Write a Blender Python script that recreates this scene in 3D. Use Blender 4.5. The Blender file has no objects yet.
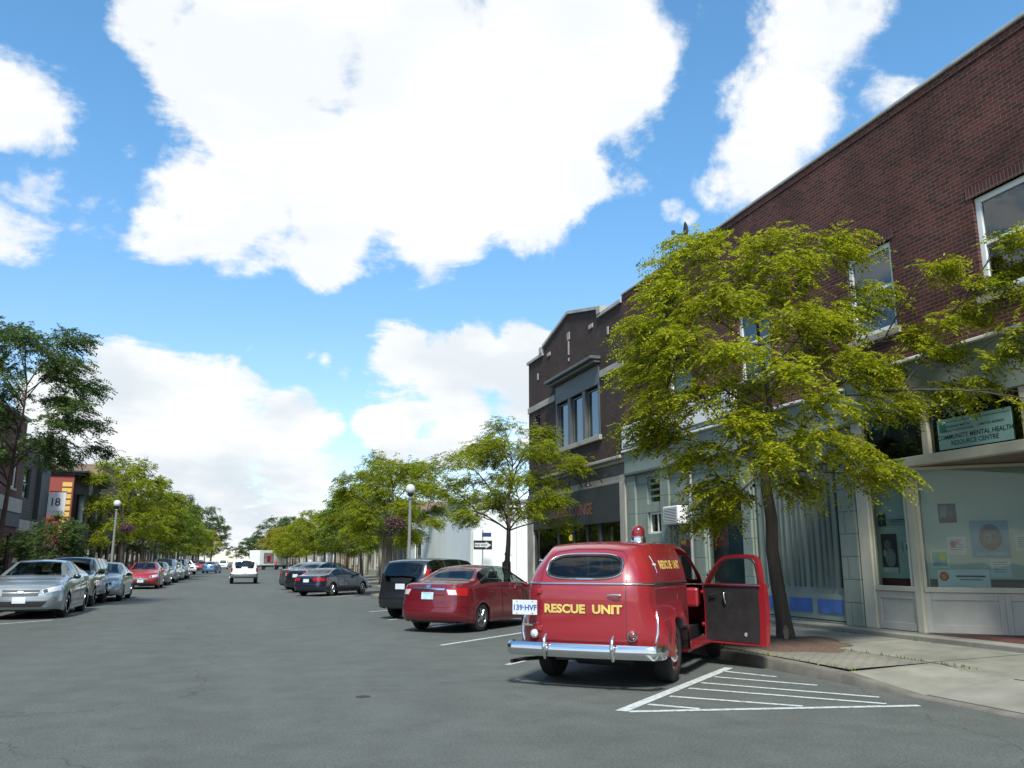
import bpy, bmesh, math, random
import numpy as np
from mathutils import Vector, Matrix
from mathutils.bvhtree import BVHTree
random.seed(7); rng = np.random.default_rng(11)
sc = bpy.context.scene
COL = sc.collection
R = math.radians

# ------------------------------------------------------------------ objects
def tag(o, label=None, cat=None, group=None, kind=None):
    if label: o['label'] = label
    if cat: o['category'] = cat
    if group: o['group'] = group
    if kind: o['kind'] = kind
    return o
def thing(name, label, cat, loc=(0, 0, 0), rz=0, group=None):
    o = bpy.data.objects.new(name, None); COL.objects.link(o)
    o.location = loc; o.rotation_euler = (0, 0, rz); o.empty_display_size = .2
    return tag(o, label, cat, group)
def link_mesh(name, me, mat=None, parent=None, loc=(0, 0, 0)):
    o = bpy.data.objects.new(name, me); COL.objects.link(o)
    if parent: o.parent = parent
    o.location = loc
    if mat is not None and len(me.materials) == 0: me.materials.append(mat)
    return o
def copy_tree(o, parent=None):
    c = o.copy(); COL.objects.link(c)
    if parent: c.parent = parent
    for ch in list(o.children): copy_tree(ch, c)
    return c

class MB:
    """collects geometry, then links it as ONE mesh object"""
    def __init__(s): s.v = []; s.f = []
    def add(s, vs, fs, fn=None):
        b = len(s.v)
        s.v += [tuple(fn(*v)) if fn else tuple(v) for v in vs]
        s.f += [tuple(i + b for i in f) for f in fs]; return s
    def quad(s, a, b, c, d): return s.add([a, b, c, d], [(0, 1, 2, 3)])
    def poly(s, pts): return s.add(pts, [tuple(range(len(pts)))])
    def box(s, x0, x1, y0, y1, z0, z1):
        x0, x1 = sorted((x0, x1)); y0, y1 = sorted((y0, y1)); z0, z1 = sorted((z0, z1))
        v = [(x0,y0,z0),(x1,y0,z0),(x1,y1,z0),(x0,y1,z0),(x0,y0,z1),(x1,y0,z1),(x1,y1,z1),(x0,y1,z1)]
        return s.add(v, [(0,3,2,1),(4,5,6,7),(0,1,5,4),(1,2,6,5),(2,3,7,6),(3,0,4,7)])
    def prism(s, pts, off):
        n = len(pts); v = list(pts) + [tuple(p[i] + off[i] for i in range(3)) for p in pts]
        f = [tuple(range(n))[::-1], tuple(range(n, 2*n))] + [(i, (i+1) % n, n + (i+1) % n, n + i) for i in range(n)]
        return s.add(v, f)
    def tube(s, pts, rad, n=8, cap=True):
        pts = [Vector(p) for p in pts]
        if not hasattr(rad, '__len__'): rad = [rad] * len(pts)
        b = len(s.v); up = None
        for i, p in enumerate(pts):
            t = (pts[min(i+1, len(pts)-1)] - pts[max(i-1, 0)])
            t = t.normalized() if t.length > 1e-9 else Vector((0, 0, 1))
            if up is None:
                up = Vector((0, 0, 1)) if abs(t.z) < .9 else Vector((1, 0, 0))
            u = (up - t * up.dot(t)); u = u.normalized() if u.length > 1e-6 else t.orthogonal().normalized()
            up = u; w = t.cross(u)
            for k in range(n):
                a = 2 * math.pi * k / n
                s.v.append(tuple(p + (u * math.cos(a) + w * math.sin(a)) * rad[i]))
        for i in range(len(pts) - 1):
            for k in range(n):
                s.f.append((b+i*n+k, b+i*n+(k+1) % n, b+(i+1)*n+(k+1) % n, b+(i+1)*n+k))
        if cap:
            s.f.append(tuple(b+k for k in range(n))[::-1]); s.f.append(tuple(b+(len(pts)-1)*n+k for k in range(n)))
        return s
    def lathe(s, prof, c=(0, 0, 0), axis='z', n=24):
        """prof: (radius, height) pairs turned round an axis through c"""
        b = len(s.v)
        for r, h in prof:
            for k in range(n):
                a = 2 * math.pi * k / n; p, q = r * math.cos(a), r * math.sin(a)
                s.v.append((c[0]+p, c[1]+q, c[2]+h) if axis == 'z' else (c[0]+h, c[1]+p, c[2]+q) if axis == 'x' else (c[0]+p, c[1]+h, c[2]+q))
        for i in range(len(prof) - 1):
            for k in range(n):
                s.f.append((b+i*n+k, b+i*n+(k+1) % n, b+(i+1)*n+(k+1) % n, b+(i+1)*n+k))
        s.f.append(tuple(b+k for k in range(n))); s.f.append(tuple(b+(len(prof)-1)*n+k for k in range(n)))
        return s
    def sweep(s, path, sec, close=True):
        """path: xyz points travelled in the xy plane; sec: (out, z) offsets"""
        path = [Vector(p) for p in path]; b = len(s.v); m = len(sec)
        for i, p in enumerate(path):
            t = path[min(i+1, len(path)-1)] - path[max(i-1, 0)]; t.z = 0; t.normalize()
            nrm = Vector((t.y, -t.x, 0))
            for o, z in sec: s.v.append(tuple(p + nrm * o + Vector((0, 0, z))))
        for i in range(len(path) - 1):
            for k in range(m if close else m - 1):
                s.f.append((b+i*m+k, b+i*m+(k+1) % m, b+(i+1)*m+(k+1) % m, b+(i+1)*m+k))
        if close:
            s.f.append(tuple(b+k for k in range(m))); s.f.append(tuple(b+(len(path)-1)*m+k for k in range(m))[::-1])
        return s
    def mesh(s, name, smooth=None, org=(0, 0, 0), fix=True):
        me = bpy.data.meshes.new(name)
        me.from_pydata([(v[0]-org[0], v[1]-org[1], v[2]-org[2]) for v in s.v], [], s.f)
        if fix:
            bm = bmesh.new(); bm.from_mesh(me); bmesh.ops.recalc_face_normals(bm, faces=bm.faces); bm.to_mesh(me); bm.free()
        if smooth is not None:
            me.polygons.foreach_set('use_smooth', [True] * len(me.polygons))
            me.set_sharp_from_angle(angle=R(smooth))
        me.update(); return me
    def build(s, name, mat, parent=None, org=(0, 0, 0), smooth=None, fix=True, loc=None, bev=0):
        if loc is None: loc = (0, 0, 0) if parent else org
        o = link_mesh(name, s.mesh(name, smooth, org, fix), mat, parent, loc)
        if bev:
            m = o.modifiers.new('edge', 'BEVEL'); m.width = bev; m.segments = 2; m.limit_method = 'ANGLE'
        return o

def text2d(body, size, bold=0., align='CENTER', res=2):
    cu = bpy.data.curves.new('lettering', 'FONT'); cu.body = body; cu.size = size; cu.align_x = align
    cu.offset = bold; cu.resolution_u = res
    ob = bpy.data.objects.new('lettering', cu); COL.objects.link(ob)
    me = bpy.data.meshes.new_from_object(ob.evaluated_get(bpy.context.evaluated_depsgraph_get()))
    v = [tuple(p.co) for p in me.vertices]; f = [tuple(p.vertices) for p in me.polygons]
    bpy.data.objects.remove(ob); bpy.data.meshes.remove(me); bpy.data.curves.remove(cu)
    return v, f
def fx(X, y, z):      # sheet that faces -X (right side of the street)
    return lambda u, v, w=0: (X, y - u, z + v)
def fxl(X, y, z):     # sheet that faces +X
    return lambda u, v, w=0: (X, y + u, z + v)
def fy(x, Y, z):      # sheet that faces -Y
    return lambda u, v, w=0: (x + u, Y, z + v)

# ------------------------------------------------------------------ materials
def new_mat(name):
    m = bpy.data.materials.new(name); m.use_nodes = True
    nt = m.node_tree; nt.nodes.clear(); return m, nt, nt.nodes, nt.links
def N(nt, t, **kw):
    n = nt.nodes.new(t)
    for k, v in kw.items(): setattr(n, k, v)
    return n
def setin(n, **kw):
    for k, v in kw.items(): n.inputs[k.replace('_', ' ')].default_value = v
def c4(c): return (c[0], c[1], c[2], 1)
def mat(name, col, rough=.6, metal=0., var=.12, scale=3., bump=0., bscale=60., coat=0., spec=.5, streak=False, dirt=0., dirtcol=(.05,.045,.04)):
    m, nt, nd, L = new_mat(name)
    out = N(nt, 'ShaderNodeOutputMaterial'); p = N(nt, 'ShaderNodeBsdfPrincipled'); L.new(p.outputs[0], out.inputs[0])
    setin(p, Roughness=rough, Metallic=metal); p.inputs['Coat Weight'].default_value = coat
    p.inputs['Coat Roughness'].default_value = .04; p.inputs['Specular IOR Level'].default_value = spec
    tc = N(nt, 'ShaderNodeTexCoord')
    no = N(nt, 'ShaderNodeTexNoise'); setin(no, Scale=scale, Detail=6., Roughness=.6)
    if streak:
        mp = N(nt, 'ShaderNodeMapping'); mp.inputs['Scale'].default_value = (1, 1, .12)
        L.new(tc.outputs['Object'], mp.inputs[0]); L.new(mp.outputs[0], no.inputs['Vector'])
    else: L.new(tc.outputs['Object'], no.inputs['Vector'])
    mr = N(nt, 'ShaderNodeMapRange'); L.new(no.outputs['Fac'], mr.inputs['Value'])
    mr.inputs['From Min'].default_value = .3; mr.inputs['From Max'].default_value = .7
    mr.inputs['To Min'].default_value = 1 - var; mr.inputs['To Max'].default_value = 1 + var
    mx = N(nt, 'ShaderNodeMix', data_type='RGBA', blend_type='MULTIPLY'); mx.inputs['Factor'].default_value = 1
    mx.inputs[6].default_value = c4(col); L.new(mr.outputs[0], mx.inputs[7])
    last = mx.outputs[2]
    if dirt:
        n2 = N(nt, 'ShaderNodeTexNoise'); setin(n2, Scale=scale * .6, Detail=9., Roughness=.7)
        mp2 = N(nt, 'ShaderNodeMapping'); mp2.inputs['Location'].default_value = (7, 3, 5); mp2.inputs['Scale'].default_value = (1, 1, .5)
        L.new(tc.outputs['Object'], mp2.inputs[0]); L.new(mp2.outputs[0], n2.inputs['Vector'])
        r2 = N(nt, 'ShaderNodeMapRange'); L.new(n2.outputs['Fac'], r2.inputs['Value'])
        r2.inputs['From Min'].default_value = .5; r2.inputs['From Max'].default_value = .72; r2.inputs['To Max'].default_value = dirt
        m2 = N(nt, 'ShaderNodeMix', data_type='RGBA'); L.new(r2.outputs[0], m2.inputs['Factor']); L.new(last, m2.inputs[6]); m2.inputs[7].default_value = c4(dirtcol)
        last = m2.outputs[2]
    L.new(last, p.inputs['Base Color'])
    mr2 = N(nt, 'ShaderNodeMapRange'); L.new(no.outputs['Fac'], mr2.inputs['Value'])
    mr2.inputs['To Min'].default_value = max(0, rough * .8); mr2.inputs['To Max'].default_value = min(1, rough * 1.2)
    L.new(mr2.outputs[0], p.inputs['Roughness'])
    if bump:
        nb = N(nt, 'ShaderNodeTexNoise'); setin(nb, Scale=bscale, Detail=5.); L.new(tc.outputs['Object'], nb.inputs['Vector'])
        bp = N(nt, 'ShaderNodeBump'); setin(bp, Strength=bump, Distance=.01); L.new(nb.outputs['Fac'], bp.inputs['Height']); L.new(bp.outputs[0], p.inputs['Normal'])
    return m
def brick(name, c1, c2, mortar, bw=.2, rh=.068, ms=.008, bump=.5, rough=.85, sq=.5, stain=.35, flat=False):
    m, nt, nd, L = new_mat(name)
    out = N(nt, 'ShaderNodeOutputMaterial'); p = N(nt, 'ShaderNodeBsdfPrincipled'); L.new(p.outputs[0], out.inputs[0])
    setin(p, Roughness=rough); p.inputs['Specular IOR Level'].default_value = .25
    g = N(nt, 'ShaderNodeTexCoord'); sx = N(nt, 'ShaderNodeSeparateXYZ'); L.new(g.outputs['Object'], sx.inputs[0])
    ad = N(nt, 'ShaderNodeMath', operation='ADD'); L.new(sx.outputs[0], ad.inputs[0]); L.new(sx.outputs[1], ad.inputs[1])
    cb = N(nt, 'ShaderNodeCombineXYZ'); L.new(sx.outputs[0] if flat else ad.outputs[0], cb.inputs[0]); L.new(sx.outputs[1] if flat else sx.outputs[2], cb.inputs[1])
    nz = N(nt, 'ShaderNodeTexNoise'); setin(nz, Scale=9., Detail=3.); L.new(cb.outputs[0], nz.inputs['Vector'])
    wob = N(nt, 'ShaderNodeMix', data_type='RGBA', blend_type='LINEAR_LIGHT'); wob.inputs['Factor'].default_value = .004
    L.new(cb.outputs[0], wob.inputs[6]); L.new(nz.outputs['Color'], wob.inputs[7])
    b = N(nt, 'ShaderNodeTexBrick', offset=sq); L.new(wob.outputs[2], b.inputs['Vector'])
    b.inputs['Color1'].default_value = c4(c1); b.inputs['Color2'].default_value = c4(c2); b.inputs['Mortar'].default_value = c4(mortar)
    setin(b, Scale=1., Bias=0.); b.inputs['Mortar Size'].default_value = ms; b.inputs['Brick Width'].default_value = bw; b.inputs['Row Height'].default_value = rh
    b.inputs['Mortar Smooth'].default_value = .3
    n1 = N(nt, 'ShaderNodeTexNoise'); setin(n1, Scale=.7, Detail=8., Roughness=.65); L.new(g.outputs['Object'], n1.inputs['Vector'])
    mr = N(nt, 'ShaderNodeMapRange'); L.new(n1.outputs['Fac'], mr.inputs['Value'])
    mr.inputs['From Min'].default_value = .3; mr.inputs['From Max'].default_value = .7; mr.inputs['To Min'].default_value = 1 - stain; mr.inputs['To Max'].default_value = 1 + stain
    mx = N(nt, 'ShaderNodeMix', data_type='RGBA', blend_type='MULTIPLY'); mx.inputs['Factor'].default_value = 1
    L.new(b.outputs['Color'], mx.inputs[6]); L.new(mr.outputs[0], mx.inputs[7]); L.new(mx.outputs[2], p.inputs['Base Color'])
    iv = N(nt, 'ShaderNodeMath', operation='SUBTRACT'); iv.inputs[0].default_value = 1; L.new(b.outputs['Fac'], iv.inputs[1])
    bp = N(nt, 'ShaderNodeBump'); setin(bp, Strength=bump, Distance=.008); L.new(iv.outputs[0], bp.inputs['Height']); L.new(bp.outputs[0], p.inputs['Normal'])
    return m
def glass(name, tint=(.6, .65, .63), rough=.01, ior=1.5, gcol=(.9, .95, .95)):
    m, nt, nd, L = new_mat(name)
    out = N(nt, 'ShaderNodeOutputMaterial'); mx = N(nt, 'ShaderNodeMixShader'); L.new(mx.outputs[0], out.inputs[0])
    fr = N(nt, 'ShaderNodeFresnel'); fr.inputs['IOR'].default_value = ior
    t = N(nt, 'ShaderNodeBsdfTransparent'); t.inputs['Color'].default_value = c4(tint)
    g = N(nt, 'ShaderNodeBsdfGlossy'); g.inputs['Color'].default_value = c4(gcol); g.inputs['Roughness'].default_value = rough
    tc = N(nt, 'ShaderNodeTexCoord'); nz = N(nt, 'ShaderNodeTexNoise'); setin(nz, Scale=.8, Detail=2.)
    bp = N(nt, 'ShaderNodeBump'); setin(bp, Strength=.08, Distance=.05); L.new(tc.outputs['Object'], nz.inputs['Vector']); L.new(nz.outputs['Fac'], bp.inputs['Height'])
    L.new(bp.outputs[0], g.inputs['Normal'])
    ge = N(nt, 'ShaderNodeNewGeometry'); inv = N(nt, 'ShaderNodeMath', operation='SUBTRACT'); inv.inputs[0].default_value = 1; L.new(ge.outputs['Backfacing'], inv.inputs[1])
    fm = N(nt, 'ShaderNodeMath', operation='MULTIPLY'); L.new(fr.outputs[0], fm.inputs[0]); L.new(inv.outputs[0], fm.inputs[1])
    L.new(fm.outputs[0], mx.inputs[0]); L.new(t.outputs[0], mx.inputs[1]); L.new(g.outputs[0], mx.inputs[2])
    return m
def leafmat(name, cols, trans=.35):
    m, nt, nd, L = new_mat(name)
    out = N(nt, 'ShaderNodeOutputMaterial'); mx = N(nt, 'ShaderNodeMixShader'); L.new(mx.outputs[0], out.inputs[0]); mx.inputs[0].default_value = trans
    ge = N(nt, 'ShaderNodeNewGeometry'); cr = N(nt, 'ShaderNodeValToRGB'); L.new(ge.outputs['Random Per Island'], cr.inputs[0])
    el = cr.color_ramp.elements; el[0].color = c4(cols[0]); el[1].color = c4(cols[-1])
    for i, c in enumerate(cols[1:-1]): el.new((i+1) / (len(cols)-1)).color = c4(c)
    tc = N(nt, 'ShaderNodeTexCoord'); nz = N(nt, 'ShaderNodeTexNoise'); setin(nz, Scale=.9, Detail=3.); L.new(tc.outputs['Object'], nz.inputs['Vector'])
    mr = N(nt, 'ShaderNodeMapRange'); L.new(nz.outputs['Fac'], mr.inputs['Value']); mr.inputs['From Min'].default_value = .3; mr.inputs['From Max'].default_value = .7
    mr.inputs['To Min'].default_value = .75; mr.inputs['To Max'].default_value = 1.25
    mu = N(nt, 'ShaderNodeMix', data_type='RGBA', blend_type='MULTIPLY'); mu.inputs['Factor'].default_value = 1
    L.new(cr.outputs[0], mu.inputs[6]); L.new(mr.outputs[0], mu.inputs[7])
    p = N(nt, 'ShaderNodeBsdfPrincipled'); setin(p, Roughness=.55); p.inputs['Specular IOR Level'].default_value = .3
    t = N(nt, 'ShaderNodeBsdfTranslucent'); L.new(mu.outputs[2], p.inputs['Base Color']); L.new(mu.outputs[2], t.inputs['Color'])
    L.new(p.outputs[0], mx.inputs[1]); L.new(t.outputs[0], mx.inputs[2])
    return m
def emit(name, col, s):
    m, nt, nd, L = new_mat(name); out = N(nt, 'ShaderNodeOutputMaterial'); e = N(nt, 'ShaderNodeEmission')
    e.inputs[0].default_value = c4(col); e.inputs[1].default_value = s; L.new(e.outputs[0], out.inputs[0]); return m
def asphalt(name):
    m, nt, nd, L = new_mat(name)
    out = N(nt, 'ShaderNodeOutputMaterial'); p = N(nt, 'ShaderNodeBsdfPrincipled'); L.new(p.outputs[0], out.inputs[0]); p.inputs['Specular IOR Level'].default_value = .3
    tc = N(nt, 'ShaderNodeTexCoord')
    def noise(s, d=6., r=.6, sc=(1, 1, 1)):
        mp = N(nt, 'ShaderNodeMapping'); mp.inputs['Scale'].default_value = sc; L.new(tc.outputs['Object'], mp.inputs[0])
        n = N(nt, 'ShaderNodeTexNoise'); setin(n, Scale=s, Detail=d, Roughness=r); L.new(mp.outputs[0], n.inputs['Vector']); return n.outputs['Fac']
    def rng_(v, a, b, c, d):
        r = N(nt, 'ShaderNodeMapRange'); L.new(v, r.inputs['Value'])
        for k, x in zip(('From Min', 'From Max', 'To Min', 'To Max'), (a, b, c, d)): r.inputs[k].default_value = x
        return r.outputs[0]
    def mul(a, b):
        q = N(nt, 'ShaderNodeMath', operation='MULTIPLY'); L.new(a, q.inputs[0]); L.new(b, q.inputs[1]); return q.outputs[0]
    big = rng_(noise(.25, 5, .6, (1, .25, 1)), .3, .7, .82, 1.15)        # long wheel-worn bands
    mid = rng_(noise(1.6, 7, .7), .3, .7, .80, 1.16)
    fine = rng_(noise(42, 4, .75), .28, .72, .52, 1.5)
    vo = N(nt, 'ShaderNodeTexVoronoi'); vo.inputs['Scale'].default_value = 90; L.new(tc.outputs['Object'], vo.inputs['Vector'])
    spk = rng_(vo.outputs['Distance'], 0, .5, 1.25, .9)
    # tar-dark cracks
    wp = N(nt, 'ShaderNodeTexNoise'); setin(wp, Scale=1.2, Detail=6.); L.new(tc.outputs['Object'], wp.inputs['Vector'])
    wm = N(nt, 'ShaderNodeMix', data_type='RGBA', blend_type='LINEAR_LIGHT'); wm.inputs['Factor'].default_value = .5; L.new(tc.outputs['Object'], wm.inputs[6]); L.new(wp.outputs['Color'], wm.inputs[7])
    vc = N(nt, 'ShaderNodeTexVoronoi', feature='DISTANCE_TO_EDGE'); vc.inputs['Scale'].default_value = .16; L.new(wm.outputs[2], vc.inputs['Vector'])
    crk = rng_(vc.outputs['Distance'], 0, .003, .62, 1.)
    v = mul(mul(mul(big, mid), mul(fine, spk)), crk)
    mx = N(nt, 'ShaderNodeMix', data_type='RGBA', blend_type='MULTIPLY'); mx.inputs['Factor'].default_value = 1; mx.inputs[6].default_value = (.086, .096, .088, 1)
    L.new(v, mx.inputs[7]); L.new(mx.outputs[2], p.inputs['Base Color']); p.inputs['Roughness'].default_value = .85
    bp = N(nt, 'ShaderNodeBump'); setin(bp, Strength=.5, Distance=.006); L.new(fine, bp.inputs['Height']); L.new(bp.outputs[0], p.inputs['Normal'])
    return m
def worn_paint(name, col, under=(.075, .08, .078)):
    m, nt, nd, L = new_mat(name)
    out = N(nt, 'ShaderNodeOutputMaterial'); p = N(nt, 'ShaderNodeBsdfPrincipled'); L.new(p.outputs[0], out.inputs[0]); setin(p, Roughness=.75)
    tc = N(nt, 'ShaderNodeTexCoord'); a = N(nt, 'ShaderNodeTexNoise'); setin(a, Scale=14., Detail=8., Roughness=.75); L.new(tc.outputs['Object'], a.inputs['Vector'])
    r = N(nt, 'ShaderNodeMapRange'); L.new(a.outputs['Fac'], r.inputs['Value']); r.inputs['From Min'].default_value = .50; r.inputs['From Max'].default_value = .64; r.inputs['To Max'].default_value = .85
    mx = N(nt, 'ShaderNodeMix', data_type='RGBA'); L.new(r.outputs[0], mx.inputs['Factor']); mx.inputs[6].default_value = c4(col); mx.inputs[7].default_value = c4(under)
    L.new(mx.outputs[2], p.inputs['Base Color']); return m

M = {}
M['asphalt'] = asphalt('asphalt')
M['line'] = worn_paint('road_paint', (.42, .46, .45))
M['concrete'] = mat('concrete', (.185, .185, .15), .9, var=.25, scale=1.3, bump=.3, bscale=70, dirt=.45, dirtcol=(.07, .066, .055))
M['kerb'] = mat('kerb_concrete', (.13, .122, .10), .9, var=.28, scale=2.5, bump=.4, bscale=40, dirt=.5)
M['apron'] = mat('apron_concrete', (.19, .185, .155), .9, var=.2, scale=2, bump=.3, bscale=50, dirt=.4, dirtcol=(.08, .075, .06))
M['paver'] = brick('pavers', (.195, .19, .155), (.175, .17, .14), (.125, .12, .10), bw=.2, rh=.1, ms=.012, bump=.8, stain=.3, flat=True)
M['mulch'] = mat('mulch', (.095, .060, .042), .95, var=.5, scale=25, bump=1., bscale=60)
M['dirt'] = mat('earth', (.10, .10, .07), .95, var=.3, scale=.2)
M['brickred'] = brick('dark_red_brick', (.092, .029, .022), (.042, .017, .014), (.115, .088, .072), ms=.007, stain=.42)
M['brickbrown'] = brick('dark_brown_brick', (.055, .033, .026), (.033, .022, .019), (.06, .05, .045), stain=.25)
M['brickleft'] = brick('old_brick', (.13, .045, .035), (.08, .03, .025), (.12, .10, .09))
M['bricktan'] = brick('tan_brick', (.22, .15, .10), (.16, .11, .075), (.18, .16, .14))
M['stone'] = mat('limestone', (.30, .29, .25), .85, var=.15, scale=2, bump=.2, dirt=.5, dirtcol=(.12, .115, .10))
M['coping'] = mat('coping', (.33, .33, .30), .8, var=.2, scale=1.5, dirt=.5, dirtcol=(.12, .12, .11))
M['teal'] = mat('teal_paint', (.195, .232, .196), .6, var=.15, scale=1.2, bump=.1, dirt=.5, streak=True, dirtcol=(.11, .12, .10))
M['tealblock'] = brick('teal_block', (.195, .232, .196), (.175, .212, .18), (.10, .135, .115), bw=.9, rh=.42, ms=.012, bump=.5, stain=.22)
M['tealdark'] = mat('teal_groove', (.075, .10, .09), .7, var=.15)
M['blue'] = mat('blue_panel', (.045, .11, .31), .6, var=.2, scale=4)
M['beige'] = mat('cream_paint', (.50, .47, .36), .6, var=.1, scale=2, dirt=.3, dirtcol=(.24, .22, .165), bump=.05)
M['beige2'] = mat('bulkhead_paint', (.44, .42, .365), .65, var=.1, scale=2, dirt=.35, dirtcol=(.22, .20, .17))
M['soffit'] = mat('soffit_boards', (.22, .19, .155), .8, var=.15)
M['maroon'] = brick('maroon_tile', (.11, .04, .033), (.08, .035, .03), (.05, .035, .03), bw=.15, rh=.15, sq=0, flat=True)
M['white'] = mat('white_paint', (.66, .68, .66), .5, var=.06, scale=2, dirt=.15, dirtcol=(.4, .41, .38))
M['whitewall'] = mat('white_siding', (.66, .72, .71), .7, var=.07, scale=.6, streak=True, dirt=.12, dirtcol=(.5, .53, .5))
M['greenish'] = mat('grey_green_trim', (.075, .085, .082), .55, var=.12)
M['charcoal'] = mat('charcoal_board', (.030, .036, .038), .55, var=.15)
M['copper'] = mat('copper_letters', (.23, .08, .045), .45, var=.15, scale=12)
M['black'] = mat('black_metal', (.018, .018, .019), .45, var=.2)
M['rubber'] = mat('rubber', (.016, .016, .016), .85, var=.25, scale=8)
M['plastic'] = mat('black_plastic', (.022, .022, .023), .6, var=.15)
M['chrome'] = mat('chrome', (.74, .75, .76), .15, 1., var=.03)
M['alloy'] = mat('alloy', (.55, .56, .57), .25, 1., var=.06)
M['steel'] = mat('galvanised', (.34, .36, .36), .45, .6, var=.1)
M['glass'] = glass('car_glass', (.42, .48, .46), ior=1.55)
M['clearglass'] = glass('clear_glass', (.78, .84, .83), ior=1.45)
M['darkglass'] = glass('dark_car_glass', (.12, .14, .14), ior=1.6)
M['shopglass'] = glass('shop_glass', (.80, .86, .85), ior=1.5)
M['winglass'] = glass('window_glass', (.42, .46, .48), ior=2.0)
M['interior'] = mat('car_interior', (.03, .03, .032), .8, var=.2)
M['seat'] = mat('seat_cloth', (.07, .068, .066), .9, var=.2)
M['room'] = mat('room_wall', (.16, .15, .13), .9, var=.2)
M['backing'] = mat('display_backing', (.44, .50, .45), .8, var=.06, scale=1)
M['curtain'] = mat('curtain', (.58, .62, .66), .9, var=.1)
M['redlens'] = mat('red_lens', (.32, .012, .015), .15, var=.1, coat=.6)
M['clearlens'] = mat('clear_lens', (.62, .65, .66), .12, .3, var=.1, coat=.8)
M['amber'] = mat('amber_lens', (.6, .2, .02), .2, coat=.5)
M['plate'] = mat('number_plate', (.52, .56, .58), .5, var=.05)
M['plateblue'] = mat('plate_lettering', (.03, .09, .30), .5)
M['platecyan'] = mat('pale_blue_plate', (.38, .55, .62), .5, var=.25, scale=9)
M['gold'] = mat('gold_leaf', (.66, .46, .13), .42, .15, var=.15, scale=10)
M['outline'] = mat('dark_letter_edge', (.10, .02, .015), .5)
M['bark'] = mat('bark', (.060, .048, .038), .95, var=.4, scale=9, bump=1., bscale=22, streak=True)
M['barkpale'] = mat('bark_scar', (.20, .16, .11), .9, var=.35, scale=14)
M['barkred'] = mat('brown_bark', (.055, .032, .026), .95, var=.4, scale=9, bump=1., bscale=22)
def paint(name, c, metal=.0, rough=.3): return mat(name, c, rough, metal, var=.03, coat=1., dirt=.12, scale=1.5, dirtcol=tuple(x * .6 + .02 for x in c))
P = {'van': paint('fire_red', (.235, .010, .017), 0, .38), 'maroon': paint('red_metallic', (.135, .008, .014), .25), 'black': paint('black_car', (.012, .014, .016), .1),
     'navy': paint('navy_car', (.010, .013, .028), .2), 'silver': paint('silver_car', (.27, .32, .34), .6), 'gold': paint('champagne_car', (.27, .26, .21), .45),
     'pale': paint('pale_silver_car', (.34, .39, .41), .5), 'white': paint('white_car', (.68, .70, .68)), 'red': paint('red_car', (.26, .010, .015), .1), 'grey': paint('grey_car', (.13, .15, .155), .4),
     'blue': paint('blue_car', (.05, .14, .26), .3), 'green': paint('dark_green_grey_car', (.05, .065, .062), .3)}
LF = {'lime': leafmat('lime_leaves', [(.10, .14, .006), (.21, .255, .008), (.32, .345, .011), (.43, .42, .016)], .55),
      'green': leafmat('green_leaves', [(.06, .11, .012), (.11, .175, .016), (.16, .22, .018), (.22, .26, .02)], .45),
      'mid': leafmat('mid_leaves', [(.09, .135, .008), (.17, .225, .010), (.26, .30, .012), (.36, .37, .014)], .55),
      'dark': leafmat('dark_leaves', [(.030, .062, .016), (.056, .105, .026), (.08, .135, .03), (.11, .155, .034)], .45),
      'yellow': leafmat('yellow_leaves', [(.15, .17, .008), (.22, .225, .010), (.29, .26, .012), (.34, .29, .015)]),  # yellow foliage; sunlight on the far crowns is partly put into this colour
      'flower': leafmat('petals', [(.14, .035, .085), (.20, .07, .12), (.12, .03, .06), (.26, .15, .19)], .2)}
# ------------------------------------------------------------------ camera
FPX = 840.; PITCH = math.atan(177 / FPX); YAW = math.atan(272 * math.cos(PITCH) / FPX); HCAM = 1.5
cp, sp, ca, sa = math.cos(PITCH), math.sin(PITCH), math.cos(YAW), math.sin(YAW)
FW, RT, UP = Vector((sa*cp, ca*cp, sp)), Vector((ca, -sa, 0)), Vector((-sa*sp, -ca*sp, cp))
cd = bpy.data.cameras.new('camera'); cam = bpy.data.objects.new('camera', cd); COL.objects.link(cam)
cam.matrix_world = Matrix(((RT.x, UP.x, -FW.x, 0), (RT.y, UP.y, -FW.y, 0), (RT.z, UP.z, -FW.z, HCAM), (0, 0, 0, 1)))
cd.sensor_width = 36; cd.lens = FPX / 1024 * 36; cd.clip_start = .05; cd.clip_end = 5000; sc.camera = cam
def sky_dir(u, v): return (FW + RT * ((u - 512) / FPX) + UP * ((384 - v) / FPX)).normalized()

# ------------------------------------------------------------------ daylight
SUN = Vector((-.20, -.60, .80)).normalized()
w = bpy.data.worlds.new('World'); sc.world = w; w.use_nodes = True
nt = w.node_tree; nt.nodes.clear(); L = nt.links
wo = N(nt, 'ShaderNodeOutputWorld'); bg = N(nt, 'ShaderNodeBackground'); L.new(bg.outputs[0], wo.inputs[0])
st = N(nt, 'ShaderNodeTexSky', sky_type='NISHITA'); st.sun_disc = False
st.sun_elevation = math.asin(SUN.z); st.sun_rotation = math.atan2(SUN.x, SUN.y); st.air_density = 1.0; st.dust_density = .35; st.ozone_density = 2.0
SKY_S = .10
bg.inputs[1].default_value = SKY_S
tc = N(nt, 'ShaderNodeTexCoord'); DIR = tc.outputs['Generated']
def vm(op, a, b=None):
    n = N(nt, 'ShaderNodeVectorMath', operation=op)
    for i, x in enumerate((a, b)):
        if x is None: continue
        if isinstance(x, (tuple, Vector)): n.inputs[i].default_value = tuple(x)
        else: L.new(x, n.inputs[i])
    return n
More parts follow.
